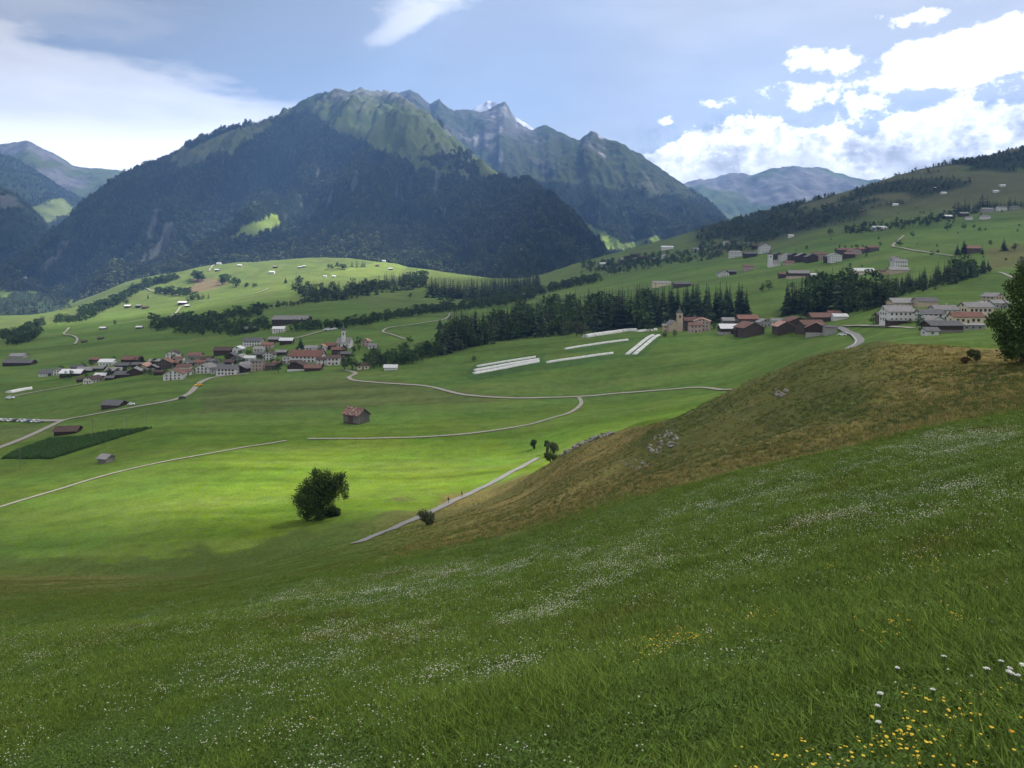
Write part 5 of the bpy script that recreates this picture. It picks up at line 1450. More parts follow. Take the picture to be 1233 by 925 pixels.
row([(596, 363), (650, 354), (690, 345), (722, 338)], 26, (8, 12), 'b', 'leafy tree along the rim of the upper terrace', 'trees along the rim of the upper terrace', (-2, 1), 900)
row([(357, 350), (372, 362), (405, 362), (445, 356), (490, 349), (512, 346)], 14, (11, 19), 's', 'spruce of the dark band below the bright clearing', 'spruces of the dark band on the hill', (-9, 1), 1200, mx=32)
row([(312, 374), (345, 368), (388, 363)], 14, (5, 9), 'bbs', 'tree along the lower edge of the sunlit hill', 'trees at the lower edge of the sunlit hill', (-1, 1), 1000)
row([(186, 398), (215, 401), (250, 403), (290, 403), (322, 399)], 24, (8, 13), 'b', 'dark leafy tree in the broad hedge above the left village', 'trees of the broad hedge above the left village', (-8, 0), 700)
row([(212, 388), (250, 386), (300, 381), (312, 376)], 16, (8, 14), 'b', 'dark leafy tree on the shaded edge below the sunlit hill', 'trees on the shaded edge below the sunlit hill', (-3, 3), 1000)
row([(190, 353), (228, 355)], 14, (6, 9), 'b', 'leafy tree in the copse on top of the sunlit hill', 'trees of the copse on the sunlit hill', (-2, 2), 1300)
row([(236, 359), (251, 360)], 7, (6, 9), 's', 'small conifer in the short row on the sunlit hill', 'conifers in the short row on the sunlit hill', (-1, 1), 1300)
row([(226, 365), (237, 359)], 6, (6, 9), 'b', 'leafy tree around the larger hut of the sunlit hill', 'trees around the larger hut', (-2, 2), 1200)
row([(232, 338), (245, 338)], 5, (9, 14), 'b', 'dark tree beside the brown ploughed patch on the hill', 'trees beside the brown patch', (-2, 2), 1400)
row([(178, 343), (212, 336)], 12, (6, 10), 'b', 'leafy tree along the skyline of the hill', 'trees along the skyline of the hill', (-2, 2), 1400)
row([(263, 342), (288, 346)], 9, (8, 13), 'b', 'dark tree in the clump below the steep pale track', 'trees of the clump below the steep track', (-4, 1), 1400)
row([(292, 346), (308, 346)], 5, (4, 7), 'b', 'small tree in the low clump on the upper hill', 'trees of the low clump on the upper hill', (-1, 1), 1400)
row([(392, 324), (420, 324)], 6, (6, 9), 'b', 'leafy tree at the forest edge above the spruce band', 'leafy trees at the forest edge', (-1, 1), 1700)
row([(424, 322), (440, 321)], 4, (8, 12), 's', 'spruce standing free beside the bright clearing', 'spruces beside the bright clearing', (-1, 1), 1700)
row([(16, 415), (30, 412), (44, 406)], 9, (8, 12), 'b', 'dark leafy tree in the lower clump at far left', 'trees of the lower clump at far left', (-2, 1), 900)
row([(4, 408), (25, 402), (50, 393)], 12, (7, 10), 'b', 'dark leafy tree in the upper clump at far left', 'trees of the upper clump at far left', (-3, 1), 1100)
row([(72, 388), (95, 388), (116, 380)], 12, (5, 9), 'b', 'leafy tree on the shoulder above the winding track', 'trees on the shoulder above the winding track', (-3, 1), 1200)
row([(98, 379), (130, 371), (160, 354)], 20, (8, 13), 'bbs', 'tree on the rim where the hill drops to the gorge', 'trees on the rim above the gorge', (-3, 2), 1300)
row([(1148, 259), (1170, 258), (1188, 251)], 14, (11, 17), 's', 'tall dark conifer beside the high farms of the right slope', 'conifers beside the high farms', (-6, 1), 1000, mx=28)
row([(1186, 251), (1233, 250)], 8, (7, 10), 's', 'dark conifer in the band behind the high farms', 'conifers of the band behind the high farms', (-4, 0), 1150)
row([(1022, 283), (1070, 276), (1110, 271), (1150, 265)], 30, (5, 8), 'bbs', 'bushy tree in the dark band across the right pasture', 'trees of the dark band across the right pasture', (-5, 1), 1000)
row([(735, 330), (790, 320), (862, 311), (905, 296), (934, 284)], 40, (5, 8), 'bbs', 'tree on the wooded edge below the right ridge', 'trees on the wooded edge below the right ridge', (-7, 1), 1000)
row([(1010, 300), (1042, 298)], 6, (3, 5), 'b', 'bush behind the top row of the upper village', 'bushes behind the upper village', (-1, 0), 900)
# far rows and belts that read as one mass
mass([(352, 400), (378, 398), (414, 396)], 30, (7, 12), 'b', (-3, 0), 560)
mass([(415, 396), (455, 388), (500, 380), (560, 373), (610, 368), (645, 360)], 190, (6, 10), 'b', (-4, 1), 700)
mass([(515, 358), (560, 362), (600, 357), (650, 348)], 170, (14, 24), 's', (-8, 2), 1150, mx=34)
mass([(594, 364), (650, 355), (690, 346), (722, 339)], 90, (6, 11), 'b', (-3, 1), 900)
mass([(355, 350), (372, 362), (405, 362), (445, 356), (490, 349), (514, 346)], 260, (9, 16), 'sssb', (-11, 1), 1200, mx=30)
mass([(305, 374), (345, 369), (388, 364)], 30, (4, 7), 'b', (-1, 1), 1000)
mass([(180, 400), (215, 403), (250, 405), (290, 405), (326, 400)], 150, (6, 11), 'b', (-14, 0), 700)
mass([(205, 391), (250, 389), (300, 382), (316, 376)], 80, (6, 11), 'b', (-6, 3), 1000)
mass([(10, 416), (30, 414), (46, 406)], 50, (6, 10), 'b', (-5, 1), 900)
mass([(0, 410), (25, 404), (52, 393)], 70, (6, 9), 'b', (-6, 1), 1100)
mass([(64, 390), (95, 388), (120, 380)], 60, (4, 8), 'b', (-6, 1), 1200)
mass([(94, 381), (130, 372), (162, 354), (180, 345)], 130, (6, 11), 'bbs', (-5, 2), 1300)
mass([(186, 354), (230, 356)], 40, (5, 8), 'b', (-4, 2), 1300)
mass([(172, 345), (216, 336)], 40, (4, 8), 'b', (-3, 2), 1400)
mass([(1015, 284), (1070, 277), (1110, 272), (1155, 265)], 150, (4, 7), 'bbs', (-9, 1), 1000)
mass([(725, 332), (790, 321), (862, 312), (905, 298), (940, 284)], 260, (4, 8), 'bbs', (-12, 2), 1000)
mass([(700, 328), (760, 322), (800, 316)], 90, (4, 7), 'b', (-10, 2), 1000)
mass([(1150, 261), (1190, 254), (1240, 253)], 60, (7, 11), 's', (-6, 0), 1000)
mass([(840, 300), (900, 282), (960, 272), (1010, 262)], 160, (4, 8), 'bs', (-14, 2), 1300)
mass([(440, 444), (500, 438), (545, 425)], 90, (7, 13), 'b', (-9, 0), 430, mx=11)
mass([(530, 428), (600, 412), (650, 405), (700, 401), (740, 399), (790, 395), (905, 389)], 120, (4, 9), 'b', (-5, 0), 480, mx=7)
mass([(945, 382), (1040, 376), (1085, 359), (1195, 329)], 60, (4, 9), 'b', (-5, 0), 440, mx=6)
for k in range(150):
    u = random.uniform(945, 1196); d = random.uniform(-1, 12)
    vl, vt = np.interp(u, w2u, w2v), np.interp(u, w2u, w2t); p = at(u, vl - d, 440)
    h = hm(p, (vl - vt) * random.uniform(0.5, 1.1) - d * 0.3, 5, 34); MASS['s' if random.random() < .75 else 'b'].append((p, (h, h, h)))
for k in range(80):      # bushes and small trees strewn over the right-hand slope
    u = random.uniform(850, 1233); v = random.uniform(235, 330)
    p = at(u, v, 700)
    if v > np.interp(u, [850, 1000, 1233], [290, 262, 215]): h = random.uniform(2.5, 7); MASS['b'].append((p, (h * 1.3, h * 1.3, h)))
for k in range(60):       # garden trees among the houses of the left village
    u = random.uniform(70, 440); v = float(np.interp(u, [70, 210, 300, 440], [447, 440, 430, 425])) + random.uniform(-6, 12)
    p = at(u, v, 430); h = random.uniform(3.5, 7.5); MASS['b'].append((p, (h * 1.1, h * 1.1, h)))
for k in range(230):
    u = random.uniform(528, 800); d = random.uniform(-2, 14)
    if u > 730 and random.random() < .6: continue
    vl = np.interp(u, wl_u, wl_v); vt = np.interp(u, wl_u, wt_v); p = at(u, vl - d, 480)
    h = hm(p, (vl - vt) * random.uniform(0.6, 1.1) - d * 0.3, 6, 34); MASS['s' if random.random() < .72 else 'b'].append((p, (h * .95, h * .95, h)))
for kd, nm, src in (('s', 'far_wood', FAR_SPRUCE), ('b', 'far_hedges', FAR_BROAD)):
    instance_mass(nm, [q[0] for q in MASS[kd]], [q[1] for q in MASS[kd]], src)
print('TREES', N_TREE, len(MASS['s']), len(MASS['b']))

# --- the lone tree on the sunlit meadow: two lobes, leaning, a bush at its foot
p = at(386, 626, 150); s = p.y / F
lone = bpy.data.objects.new('broadleaf_tree', None); COL.objects.link(lone); lone.location = p
tag(lone, 'dark bushy tree with two crown lobes alone on the bright green meadow', 'tree')
tm = MB()
def px(u, v, dy=0.0): return Vector(((u - 386) * s, dy, (626 - v) * s))
tm.tube(px(384, 632), px(384, 612), .35, .30, 8); tm.tube(px(384, 612), px(376, 588), .28, .16, 7); tm.tube(px(376, 588), px(379, 570), .15, .05, 6)
tm.tube(px(386, 616), px(398, 596), .24, .16, 7); tm.tube(px(398, 596), px(410, 578), .15, .05, 6); tm.tube(px(378, 600), px(364, 594, 1), .14, .05, 6); tm.tube(px(392, 606), px(404, 600, -1), .1, .04, 6)
link('trunk', tm.mesh('trunk', [M_bark]), lone)
r = random.Random(3)
cs = [(px(372, 600), 3.3), (px(378, 586), 3.0), (px(383, 575), 2.0), (px(380, 569), 1.1), (px(366, 590), 2.2), (px(360, 603), 1.9), (px(368, 614), 2.4), (px(380, 612), 2.4), (px(374, 594, 2), 2.8), (px(372, 600, -2), 2.8),
      (px(376, 604, 2.4), 2.4), (px(390, 588), 2.3), (px(400, 586), 2.4), (px(408, 580), 1.9), (px(412, 573), 1.3), (px(414, 588), 1.5), (px(416, 597), 1.1), (px(403, 594, 1.4), 1.8), (px(396, 596, -1), 1.6), (px(384, 620), 2.0), (px(371, 622), 1.3), (px(391, 580), 2.2), (px(394, 596, .6), 2.2), (px(392, 606, 1), 2.3), (px(404, 578), 1.7), (px(394, 572), 1.2)]
lm = MB(); leaf_cloud(lm, r, [(c, q * s / 0.232 * 1.12) for c, q in cs], 15000, 0.27)
for k in range(60):                                   # shoots that stick out of the outline
    c, q = r.choice(cs); d = rvec(r); d.z = abs(d.z) * 1.3; d.normalize()
    for j in range(14):
        t = c + d * q * (0.85 + 0.05 * j); a = rvec(r) * 0.22; b = rvec(r) * 0.14
        lm.face((t - a, t - b, t + a, t + b))
link('crown', lm.mesh('crown', [M_leaf_lone]), lone)
bush = bpy.data.objects.new('bush', None); COL.objects.link(bush); bush.location = at(399, 622, 150)
tag(bush, 'low dark bush under right lobe of the lone tree', 'bush')
bmx = MB(); leaf_cloud(bmx, r, [(Vector((0, 0, 1.3)), 1.6), (Vector((1.3, .3, 1.1)), 1.3), (Vector((-1.2, 0, .9)), 1.3), (Vector((.4, -.6, 2.0)), 1.1)], 2200, 0.24)
link('foliage', bmx.mesh('foliage', [M_leaf_dark]), bush)
st_ = MB(); st_.tube((0, 0, -.3), (.2, 0, 1.5), .1, .04, 6); st_.tube((0, 0, 0), (-.6, 0, 1.3), .07, .03, 6); link('stem', st_.mesh('stem', [M_bark]), bush)

def shrub(u, v, hp, wp, label, mat, n=1600, leaf=0.2, ymin=100, name='bush', stems=True):
    p = at(u, v, ymin); s = p.y / F
    o = bpy.data.objects.new(name, None); COL.objects.link(o); o.location = p
    tag(o, label, 'bush' if name == 'bush' else 'tree')
    h, w = hp * s, wp * s / 2
    r = random.Random(int(u * 7 + v))
    cs = []
    for k in range(9):
        a = r.random() * 6.28; q = math.sqrt(r.random()) * w * .62
        cs.append((Vector((q * math.cos(a), q * math.sin(a), h * r.uniform(.28, .72))), r.uniform(.24, .42) * min(w, h)))
    m = MB(); leaf_cloud(m, r, cs, n, leaf); link('foliage', m.mesh('foliage', [mat]), o)
    m = MB()
    for k in range(4): m.tube((r.uniform(-.2, .2), 0, -.3), (r.uniform(-.5, .5) * w, r.uniform(-.5, .5) * w, h * .6), .06 * h, .02 * h, 5)
    link('stem', m.mesh('stem', [M_bark]), o)
    return o
shrub(516, 632, 20, 32, 'grey green bush on the brown bank beside the asphalt path', M_leaf_pale, 2400, 0.16)
shrub(643, 541, 14, 13, 'small dark round tree left of the bushes at path end', M_leaf_dark, 1500, 0.2, 200, 'broadleaf_tree')
shrub(667, 546, 18, 24, 'grey twiggy bush at upper end of asphalt path', M_leaf_pale, 2000, 0.18, 180)
shrub(659, 545, 19, 10, 'dark slim bush behind grey twiggy bush', M_leaf_dark, 1100, 0.18, 185)
shrub(664, 557, 13, 24, 'green bush in front of grey twiggy bush at path end', M_leaf, 1900, 0.18, 160)
shrub(1176, 436, 16, 22, 'low scrubby bush on brown bank left of big dark tree', M_leaf_pale, 1500, 0.13, 60)
shrub(1162, 438, 9, 16, 'tiny withered bush furthest out on the brown bank', plain_material('withered_leaves', (0.13, 0.085, 0.045), 0.9), 900, 0.11, 60)
shrub(858, 446 + 12, 4, 8, 'small dark tuft on crest of brown bank', M_leaf_dark, 300, 0.12, 60) if False else None
# --- big tree at the right edge
p = at(1231, 437, 70); s = p.y / F
big = bpy.data.objects.new('broadleaf_tree', None); COL.objects.link(big); big.location = p
tag(big, 'big dark leafy tree cut by the right edge on top of the brown bank', 'tree')
tm = MB(); tm.tube((0, 0, -.5), (0.1, 0, 4.0), .28, .18, 8); tm.tube((.1, 0, 4), (.5, 0, 8.6), .17, .05, 6)
for k in range(7):
    a = k * 2.4; tm.tube((0, 0, 2.0 + k * .6), (math.cos(a) * 2.3, math.sin(a) * 2.3, 3.6 + k * .7), .1, .03, 5)
link('trunk', tm.mesh('trunk', [M_bark]), big)
r = random.Random(12); cs = []
for k in range(30):
    h = r.uniform(1.0, 9.6); rr_ = 3.1 * math.sqrt(max(.08, 1 - ((h - 4.6) / 5.6) ** 2)); a = r.random() * 6.28; q = rr_ * r.uniform(.35, 1.0)
    cs.append((Vector((.2 + q * math.cos(a), q * math.sin(a), h)), r.uniform(.7, 1.25)))
cs += [(Vector((.3, 0, 4)), 2.4), (Vector((.4, 0, 7)), 1.8), (Vector((0, 0, 2)), 1.7)]
lm = MB(); leaf_cloud(lm, r, cs, 12000, 0.15); link('crown', lm.mesh('crown', [M_leaf_dark]), big)

# ------------------------------------------------------------------ the knoll with the church at the far left
def sheet_at(S, u, v):
    j = int(np.argmin(np.abs(S['U'] - u))); vv = S['V'][:, j]
    k = np.nonzero(vv <= v)[0]; i = int(k[0]) if len(k) else int(np.argmin(vv))
    y = float(S['Y'][i, j]); return Vector(((u - UC) / F * y, y, float(S['Z'][i, j])))
_at = at
def at(u, v, ymin=0.0):
    return sheet_at(L4, u, v) if ymin == -4 else _at(u, v, ymin)
church(30, 342, 4.5, 3, 30, 3.0, 8, 4, 'white', 'slate', 'distant white church tower on wooded knoll at far left', -4, gable=False, belfry=False)
for (u, v, w, h, ori, a, b, lb) in ((36, 345, 5, 2, 'e', 'dark', 'brown', 'dark house just right of distant knoll church'), (44, 347, 5, 2.5, 'g', 'white', 'light', 'white house right on the distant church knoll'),
        (40, 349, 5, 2, 'e', 'dark', 'brown', 'dark house below white one on distant church knoll'), (28, 348, 5, 2, 'e', 'dark', 'rust', 'dark house left below distant knoll church'),
        (21, 391, 4, 1.5, 'e', 'dark', 'light', 'dark hut with pale roof on sunlit strip at far left'), (2, 393, 5, 2, 'e', 'dark', 'light', 'hut with pale roof at left edge on sunlit strip')):
    building(u, v, w, h, ori, a, b, lb, name='hut', cat='hut', group='huts and houses beyond the gorge', ymin=-4)

# ------------------------------------------------------------------ white crop covers: long low hooped tunnels
M_fleece = plain_material('white_fleece', (0.58, 0.58, 0.55), 0.7, (0.5, 0.25))
def tunnel(pts, width, height, label, ymin=420, name='crop_tunnel'):
    width *= 0.8
    P = [at(u, v, ymin) for u, v in pts]
    L_ = sum((P[i + 1] - P[i]).length for i in range(len(P) - 1))
    V = []; n = max(8, int(L_ / 2.5)); seg = 8
    D = [P[0].lerp(P[-1], k / n) if len(P) == 2 else catmull([Vector((q.x, q.y)) for q in P], 12)[min(int(k / n * 12 * (len(P) - 1)), 12 * (len(P) - 1))] for k in range(n + 1)]
    for i, q in enumerate(D):
        d = Vector((D[min(i + 1, n)].x - D[max(i - 1, 0)].x, D[min(i + 1, n)].y - D[max(i - 1, 0)].y)).normalized()
        sd_ = Vector((d.y, -d.x)); hh = height * (1.0 if i % 2 == 0 else 0.93)
        zc = ground_z(q.x, q.y)
        for k in range(seg + 1):
            a = math.pi * k / seg
            x, y = q.x + sd_.x * math.cos(a) * width / 2, q.y + sd_.y * math.cos(a) * width / 2
            V.append((x, y, ground_z(x, y) * .5 + zc * .5 + math.sin(a) ** .7 * hh - .1))
    f = grid_faces(n + 1, seg + 1)
    me = new_mesh(name, V, f, 4); me.materials.append(M_fleece)
    if sum(pl.normal.z for pl in me.polygons) < 0: me.flip_normals()
    bm = bmesh.new(); bm.from_mesh(me); bmesh.ops.contextual_create(bm, geom=[bm.verts[k] for k in range(0)]) if False else None
    bm.verts.ensure_lookup_table()
    bm.faces.new([bm.verts[k] for k in range(seg + 1)]); bm.faces.new([bm.verts[n * (seg + 1) + k] for k in range(seg, -1, -1)])
    bm.to_mesh(me); bm.free()
    return tag(link(name, me), label, 'crop tunnel', 'white crop tunnels on the plateau field')
tunnel([(570, 450.3), (610, 443), (649, 435.6)], 4.6, 1.3, 'long white crop tunnel, lowest of three side by side')
tunnel([(571, 446.6), (610, 439.6), (649, 433.2)], 4.6, 1.3, 'long white crop tunnel in middle of three side by side')
tunnel([(574, 441.8), (610, 435.8), (645, 430.4)], 2.4, 1.3, 'thin white crop tunnel, uppermost of three side by side')
tunnel([(658, 437.2), (700, 431), (738, 425.8)], 3.2, 1.3, 'single white crop tunnel right of the three')
tunnel([(680, 421), (720, 414.6), (756, 409.8)], 3.0, 1.3, 'white crop tunnel above the single one')
tunnel([(705, 406.6), (730, 402.6), (750, 399.6), (766, 398.5)], 7, 2.6, 'tall white plastic tunnel along the spruce wood', 430)
tunnel([(767, 400), (790, 397.8)], 4, 2, 'short white tunnel at end of tall plastic tunnel', 430)
tunnel([(755, 427), (771, 414), (786, 404)], 4.0, 1.0, 'white crop tunnel running uphill, left of a pair', 420)
tunnel([(764, 427), (779, 414), (793, 404)], 4.0, 1.0, 'white crop tunnel running uphill, right of a pair', 420)
tunnel([(10, 473.5), (25, 470.5), (38, 468.5)], 7, 2.0, 'white plastic tunnel near left edge of the valley floor', 350, 'crop_tunnel')

# ------------------------------------------------------------------ cars
PAINT = {k: plain_material(k + '_paint', c, 0.35, None, 0.5) for k, c in (('white', (.75, .75, .75)), ('silver', (.45, .46, .48)), ('black', (.02, .02, .022)), ('yellow', (.75, .45, .02)), ('blue', (.05, .09, .2)))}
M_tyre = plain_material('tyre_rubber', (0.02, 0.02, 0.02), 0.9)
def car_body():
    m = MB()
    prof = [(-2.1, .35), (-2.15, .75), (-1.9, .92), (-1.55, .98), (-1.0, 1.42), (.55, 1.46), (1.15, 1.0), (1.9, .86), (2.15, .7), (2.12, .35)]
    for s in (-1, 1):
        q = [(x, s * (.86 if z < 1.1 else .72), z) for x, z in prof]
        m.face(q if s < 0 else q[::-1])
    for (x1, z1), (x2, z2) in zip(prof, prof[1:] + prof[:1]):
        a, b = (.86 if z1 < 1.1 else .72), (.86 if z2 < 1.1 else .72)
        m.face(((x1, -a, z1), (x1, a, z1), (x2, b, z2), (x2, -b, z2)))
    return m
CARB = car_body()
def glass_part():
    m = MB()
    for s in (-1, 1):
        q = [(-1.4, s * .85, 1.0), (1.0, s * .85, 1.03), (.5, s * .745, 1.40), (-.95, s * .745, 1.37)]
        m.face(q if s < 0 else q[::-1])
    m.face(((1.17, -.7, 1.02), (1.17, .7, 1.02), (.62, .62, 1.43), (.62, -.62, 1.43))); m.face(((-1.58, .7, 1.0), (-1.58, -.7, 1.0), (-1.04, -.62, 1.41), (-1.04, .62, 1.41)))
    return m.mesh('window', [M_glass])
GLS = glass_part()
wm = MB(); wm.tube((0, -.11, 0), (0, .11, 0), .32, .32, 12, 0, True); WH = wm.mesh('wheel', [M_tyre])
BODY = {k: CARB.mesh('body', [PAINT[k]]) for k in PAINT}
def car(u, v, rz, paint, label, ymin=300, group=None, sc=1.0, cat='car', name='parked_car'):
    p = at(u, v, ymin); o = bpy.data.objects.new(name, None); COL.objects.link(o); o.location = p + Vector((0, 0, .3)); o.rotation_euler.z = R(rz)
    o.scale = (sc,) * 3 if not isinstance(sc, tuple) else sc
    tag(o, label, cat, group)
    link('body', BODY[paint], o); link('window', GLS, o)
    for x in (-1.3, 1.35):
        for y in (-.8, .8): link('wheel', WH, o).location = (x, y, .33)
    return o
cols = ['white', 'silver', 'white', 'black', 'silver', 'white', 'blue', 'white', 'silver']
words_ = ['first', 'second', 'third', 'fourth', 'fifth', 'sixth', 'seventh', 'eighth', 'ninth']
for k in range(9):
    car(2 + k * 5.6, 507.4 + 0.22 * k, 70, cols[k], f'{cols[k]} parked car, {words_[k]} from left edge in the car park row', 300, 'cars in the car park row')
car(239, 465.5, 55, 'yellow', 'yellow van driving on the road into left village', 300, None, (1.15, 1.15, 1.35), 'van', 'delivery_van')
car(219.5, 480.8, 20, 'black', 'black car driving on the valley road', 300, None, 1.0, 'car', 'moving_car')
car(1014, 405, -30, 'white', 'white car parked at bend of the asphalt road', 235, None, (1.1, 1.1, 1.15))
car(12, 481, 10, 'white', 'white van at end of the lane near left edge', 300, None, (1.3, 1.2, 1.5), 'van', 'delivery_van')
car(395, 398.5, 5, 'white', 'large white camper beside the lane above village church', 500, None, (2.0, 1.4, 1.9), 'camper', 'camper_van')
car(403, 397.5, 15, 'white', 'smaller white camper right of large camper', 500, None, (1.4, 1.3, 1.6), 'camper', 'camper_van')
car(158, 488.5, 15, 'white', 'white trailer beside the long dark valley barn', 300, None, (.9, 1, 1.1), 'trailer', 'trailer')

# ------------------------------------------------------------------ two walkers on the path
M_skin = plain_material('skin', (0.45, 0.28, 0.20), 0.6)
CLOTH = {k: plain_material(k + '_cloth', c, 0.9) for k, c in (('red', (.28, .045, .04)), ('dark', (.022, .024, .032)), ('jeans', (.035, .045, .08)), ('hair', (.04, .025, .015)))}
def person(u, v, rz, top, label, step):
    p = at(u, v, 150)
    for D in ROADS[4:5]:
        q = min(D, key=lambda c: (c - Vector((p.x, p.y))).length); p = Vector((q.x, q.y, ground_z(q.x, q.y) + .2 + q.y * .0006))
    o = bpy.data.objects.new('person', None); COL.objects.link(o); o.location = p; o.rotation_euler.z = R(rz)
    tag(o, label, 'person', None)
    J = {'pel': (0, 0, .95, .135), 'waist': (0, 0, 1.10, .125), 'chest': (0, 0, 1.32, .15), 'neck': (0, 0, 1.50, .055), 'head': (0, -.01, 1.60, .085), 'top': (0, 0, 1.72, .075),
         'hipL': (.09, 0, .90, .095), 'hipR': (-.09, 0, .90, .095), 'knL': (.09, -.16 * step, .50, .065), 'knR': (-.09, .10 * step, .49, .065),
         'anL': (.09, -.22 * step, .09, .045), 'anR': (-.09, .34 * step, .13, .045), 'toL': (.10, -.40 * step - .04, .04, .035), 'toR': (-.10, .20 * step, .03, .035),
         'shL': (.18, 0, 1.42, .06), 'shR': (-.18, 0, 1.42, .06), 'elL': (.25, .10 * step, 1.15, .042), 'elR': (-.25, -.08 * step, 1.15, .042),
         'wrL': (.25, .06 * step, .90, .03), 'wrR': (-.25, -.22 * step, .93, .03), 'haL': (.25, .04, .80, .035), 'haR': (-.25, -.27 * step, .84, .035)}
    E = [('pel', 'waist'), ('waist', 'chest'), ('chest', 'neck'), ('neck', 'head'), ('head', 'top'), ('pel', 'hipL'), ('pel', 'hipR'), ('hipL', 'knL'), ('hipR', 'knR'), ('knL', 'anL'), ('knR', 'anR'),
         ('anL', 'toL'), ('anR', 'toR'), ('chest', 'shL'), ('chest', 'shR'), ('shL', 'elL'), ('shR', 'elR'), ('elL', 'wrL'), ('elR', 'wrR'), ('wrL', 'haL'), ('wrR', 'haR')]
    K = list(J)
    me = bpy.data.meshes.new('body'); me.from_pydata([J[k][:3] for k in K], [(K.index(a), K.index(b)) for a, b in E], [])
    b = link('body', me, o)
    md = b.modifiers.new('skin', 'SKIN'); md.use_smooth_shade = True
    for i, k in enumerate(K):
        me.skin_vertices[0].data[i].radius = (J[k][3], J[k][3])
    me.skin_vertices[0].data[0].use_root = True
    b.modifiers.new('sub', 'SUBSURF').levels = 1; b.modifiers['sub'].render_levels = 1
    # colour by height: trousers, top, skin
    m, nd, lk, pb = nodes_of('clothed_body_' + top)
    tcn = nd.new('ShaderNodeTexCoord'); sp = nd.new('ShaderNodeSeparateXYZ'); lk.new(tcn.outputs['Object'], sp.inputs[0])
    cr = nd.new('ShaderNodeValToRGB'); cr.color_ramp.interpolation = 'CONSTANT'
    rd = nd.new('ShaderNodeMapRange'); lk.new(sp.outputs[2], rd.inputs[0]); rd.inputs[1].default_value = 0; rd.inputs[2].default_value = 2.0
    el = cr.color_ramp.elements
    el[0].position = 0; el[0].color = (.022, .024, .032, 1); el[1].position = .48; el[1].color = (.28, .045, .04, 1) if top == 'red' else (.03, .035, .05, 1)
    e3 = el.new(.745); e3.color = (.45, .28, .20, 1)
    lk.new(rd.outputs[0], cr.inputs[0]); lk.new(cr.outputs[0], pb.inputs['Base Color']); pb.inputs['Roughness'].default_value = .9
    me.materials.append(m)
    hm_ = bmesh.new(); bmesh.ops.create_uvsphere(hm_, u_segments=12, v_segments=8, radius=.105)
    for q in hm_.verts: q.co = Vector((q.co.x, q.co.y * 1.1 + .02, q.co.z * .9 + 1.68))
    bmesh.ops.delete(hm_, geom=[q for q in hm_.verts if q.co.z < 1.62 and q.co.y < .02], context='VERTS')
    hme = bpy.data.meshes.new('hair'); hm_.to_mesh(hme); hm_.free(); hme.materials.append(CLOTH['hair']); link('hair', hme, o)
    if top == 'red':
        bp = MB(); bp.box(-.14, .14, .12, .30, 1.02, 1.44, 0); link('backpack', bp.mesh('backpack', [CLOTH['dark']]), o)
    return o
person(552, 605.5, 150, 'red', 'walker in a reddish top with a dark backpack on the asphalt path', 1.0)
person(566, 599.5, 150, 'dark', 'walker in dark clothes ahead on the asphalt path', -1.0)

# ------------------------------------------------------------------ utility poles
for k, (u, v, hp, lb) in enumerate(((24, 566, 26, 'thin wooden pole in the meadow below the crop field'), (111, 528, 24, 'thin wooden pole behind the crop field'), (176, 510, 18, 'thin wooden pole right of the crop field'), (329, 497, 15, 'thin wooden pole left of the lone barn'), (152, 516, 16, 'thin wooden pole at tip of the crop field'))):
    p = at(u, v, 200); h = min(hp * p.y / F, 9)
    o = bpy.data.objects.new('utility_pole', None); COL.objects.link(o); o.location = p
    tag(o, lb, 'pole', 'wooden poles on the valley floor')
    m = MB(); m.tube((0, 0, -.5), (0, 0, h), .12, .09, 8, 0, True); link('post', m.mesh('post', [M_post]), o)
    m = MB(); m.box(-.7, .7, -.05, .05, h - .6, h - .48, 0); link('crossbar', m.mesh('crossbar', [M_post]), o)

# ------------------------------------------------------------------ stones
M_stone = plain_material('pale_stone', (0.24, 0.228, 0.21), 0.95, (3, .3)); M_stone2 = plain_material('brown_stone', (0.19, 0.165, 0.14), 0.95, (3, .35))
def stone_mesh(seed):
    r = random.Random(seed); bm = bmesh.new(); bmesh.ops.create_icosphere(bm, subdivisions=1, radius=1)
    for q in bm.verts: q.co *= r.uniform(.65, 1.15)
    me = bpy.data.meshes.new('stone'); bm.to_mesh(me); bm.free(); return me
STONES = []
for k in range(6):
    me = stone_mesh(k); me.materials.append(M_stone if k % 2 else M_stone2); STONES.append(me)
def stone(parent, base, q, size, k):
    o = link('stone', STONES[k % 6], parent); o.location = q - base
    o.scale = (size * random.uniform(.8, 1.5), size * random.uniform(.7, 1.1), size * random.uniform(.5, .9)); o.rotation_euler = (random.uniform(-.5, .5), random.uniform(-.5, .5), random.uniform(0, 6))
    return o
def outcrop(u, v, du, dv, n, size, label, tilt=0.0, ymin=60):
    b = at(u, v, ymin)
    o = bpy.data.objects.new('rock_outcrop', None); COL.objects.link(o); o.location = b; tag(o, label, 'rock outcrop')
    for k in range(n):
        a, q = random.uniform(0, 6.28), math.sqrt(random.random())
        p = at(u + du * q * math.cos(a), v + dv * q * math.sin(a) + tilt * q * math.cos(a), ymin)
        stone(o, b, p, size * random.uniform(.5, 1.4), k)
    return o
outcrop(800, 532, 19, 13, 46, .30, 'large outcrop of pale broken rock at end of the brown bank', -6)
outcrop(768, 560, 16, 6, 22, .2, 'brown eroded patch with stones below the large outcrop')
outcrop(940, 473, 9, 5, 16, .34, 'small pale rock outcrop on crest of the brown bank')
wall = bpy.data.objects.new('stone_wall', None); COL.objects.link(wall); wb = at(700, 535, 120); wall.location = wb
tag(wall, 'low tumbled dry stone wall running up from the bushes to the bank', 'stone wall')
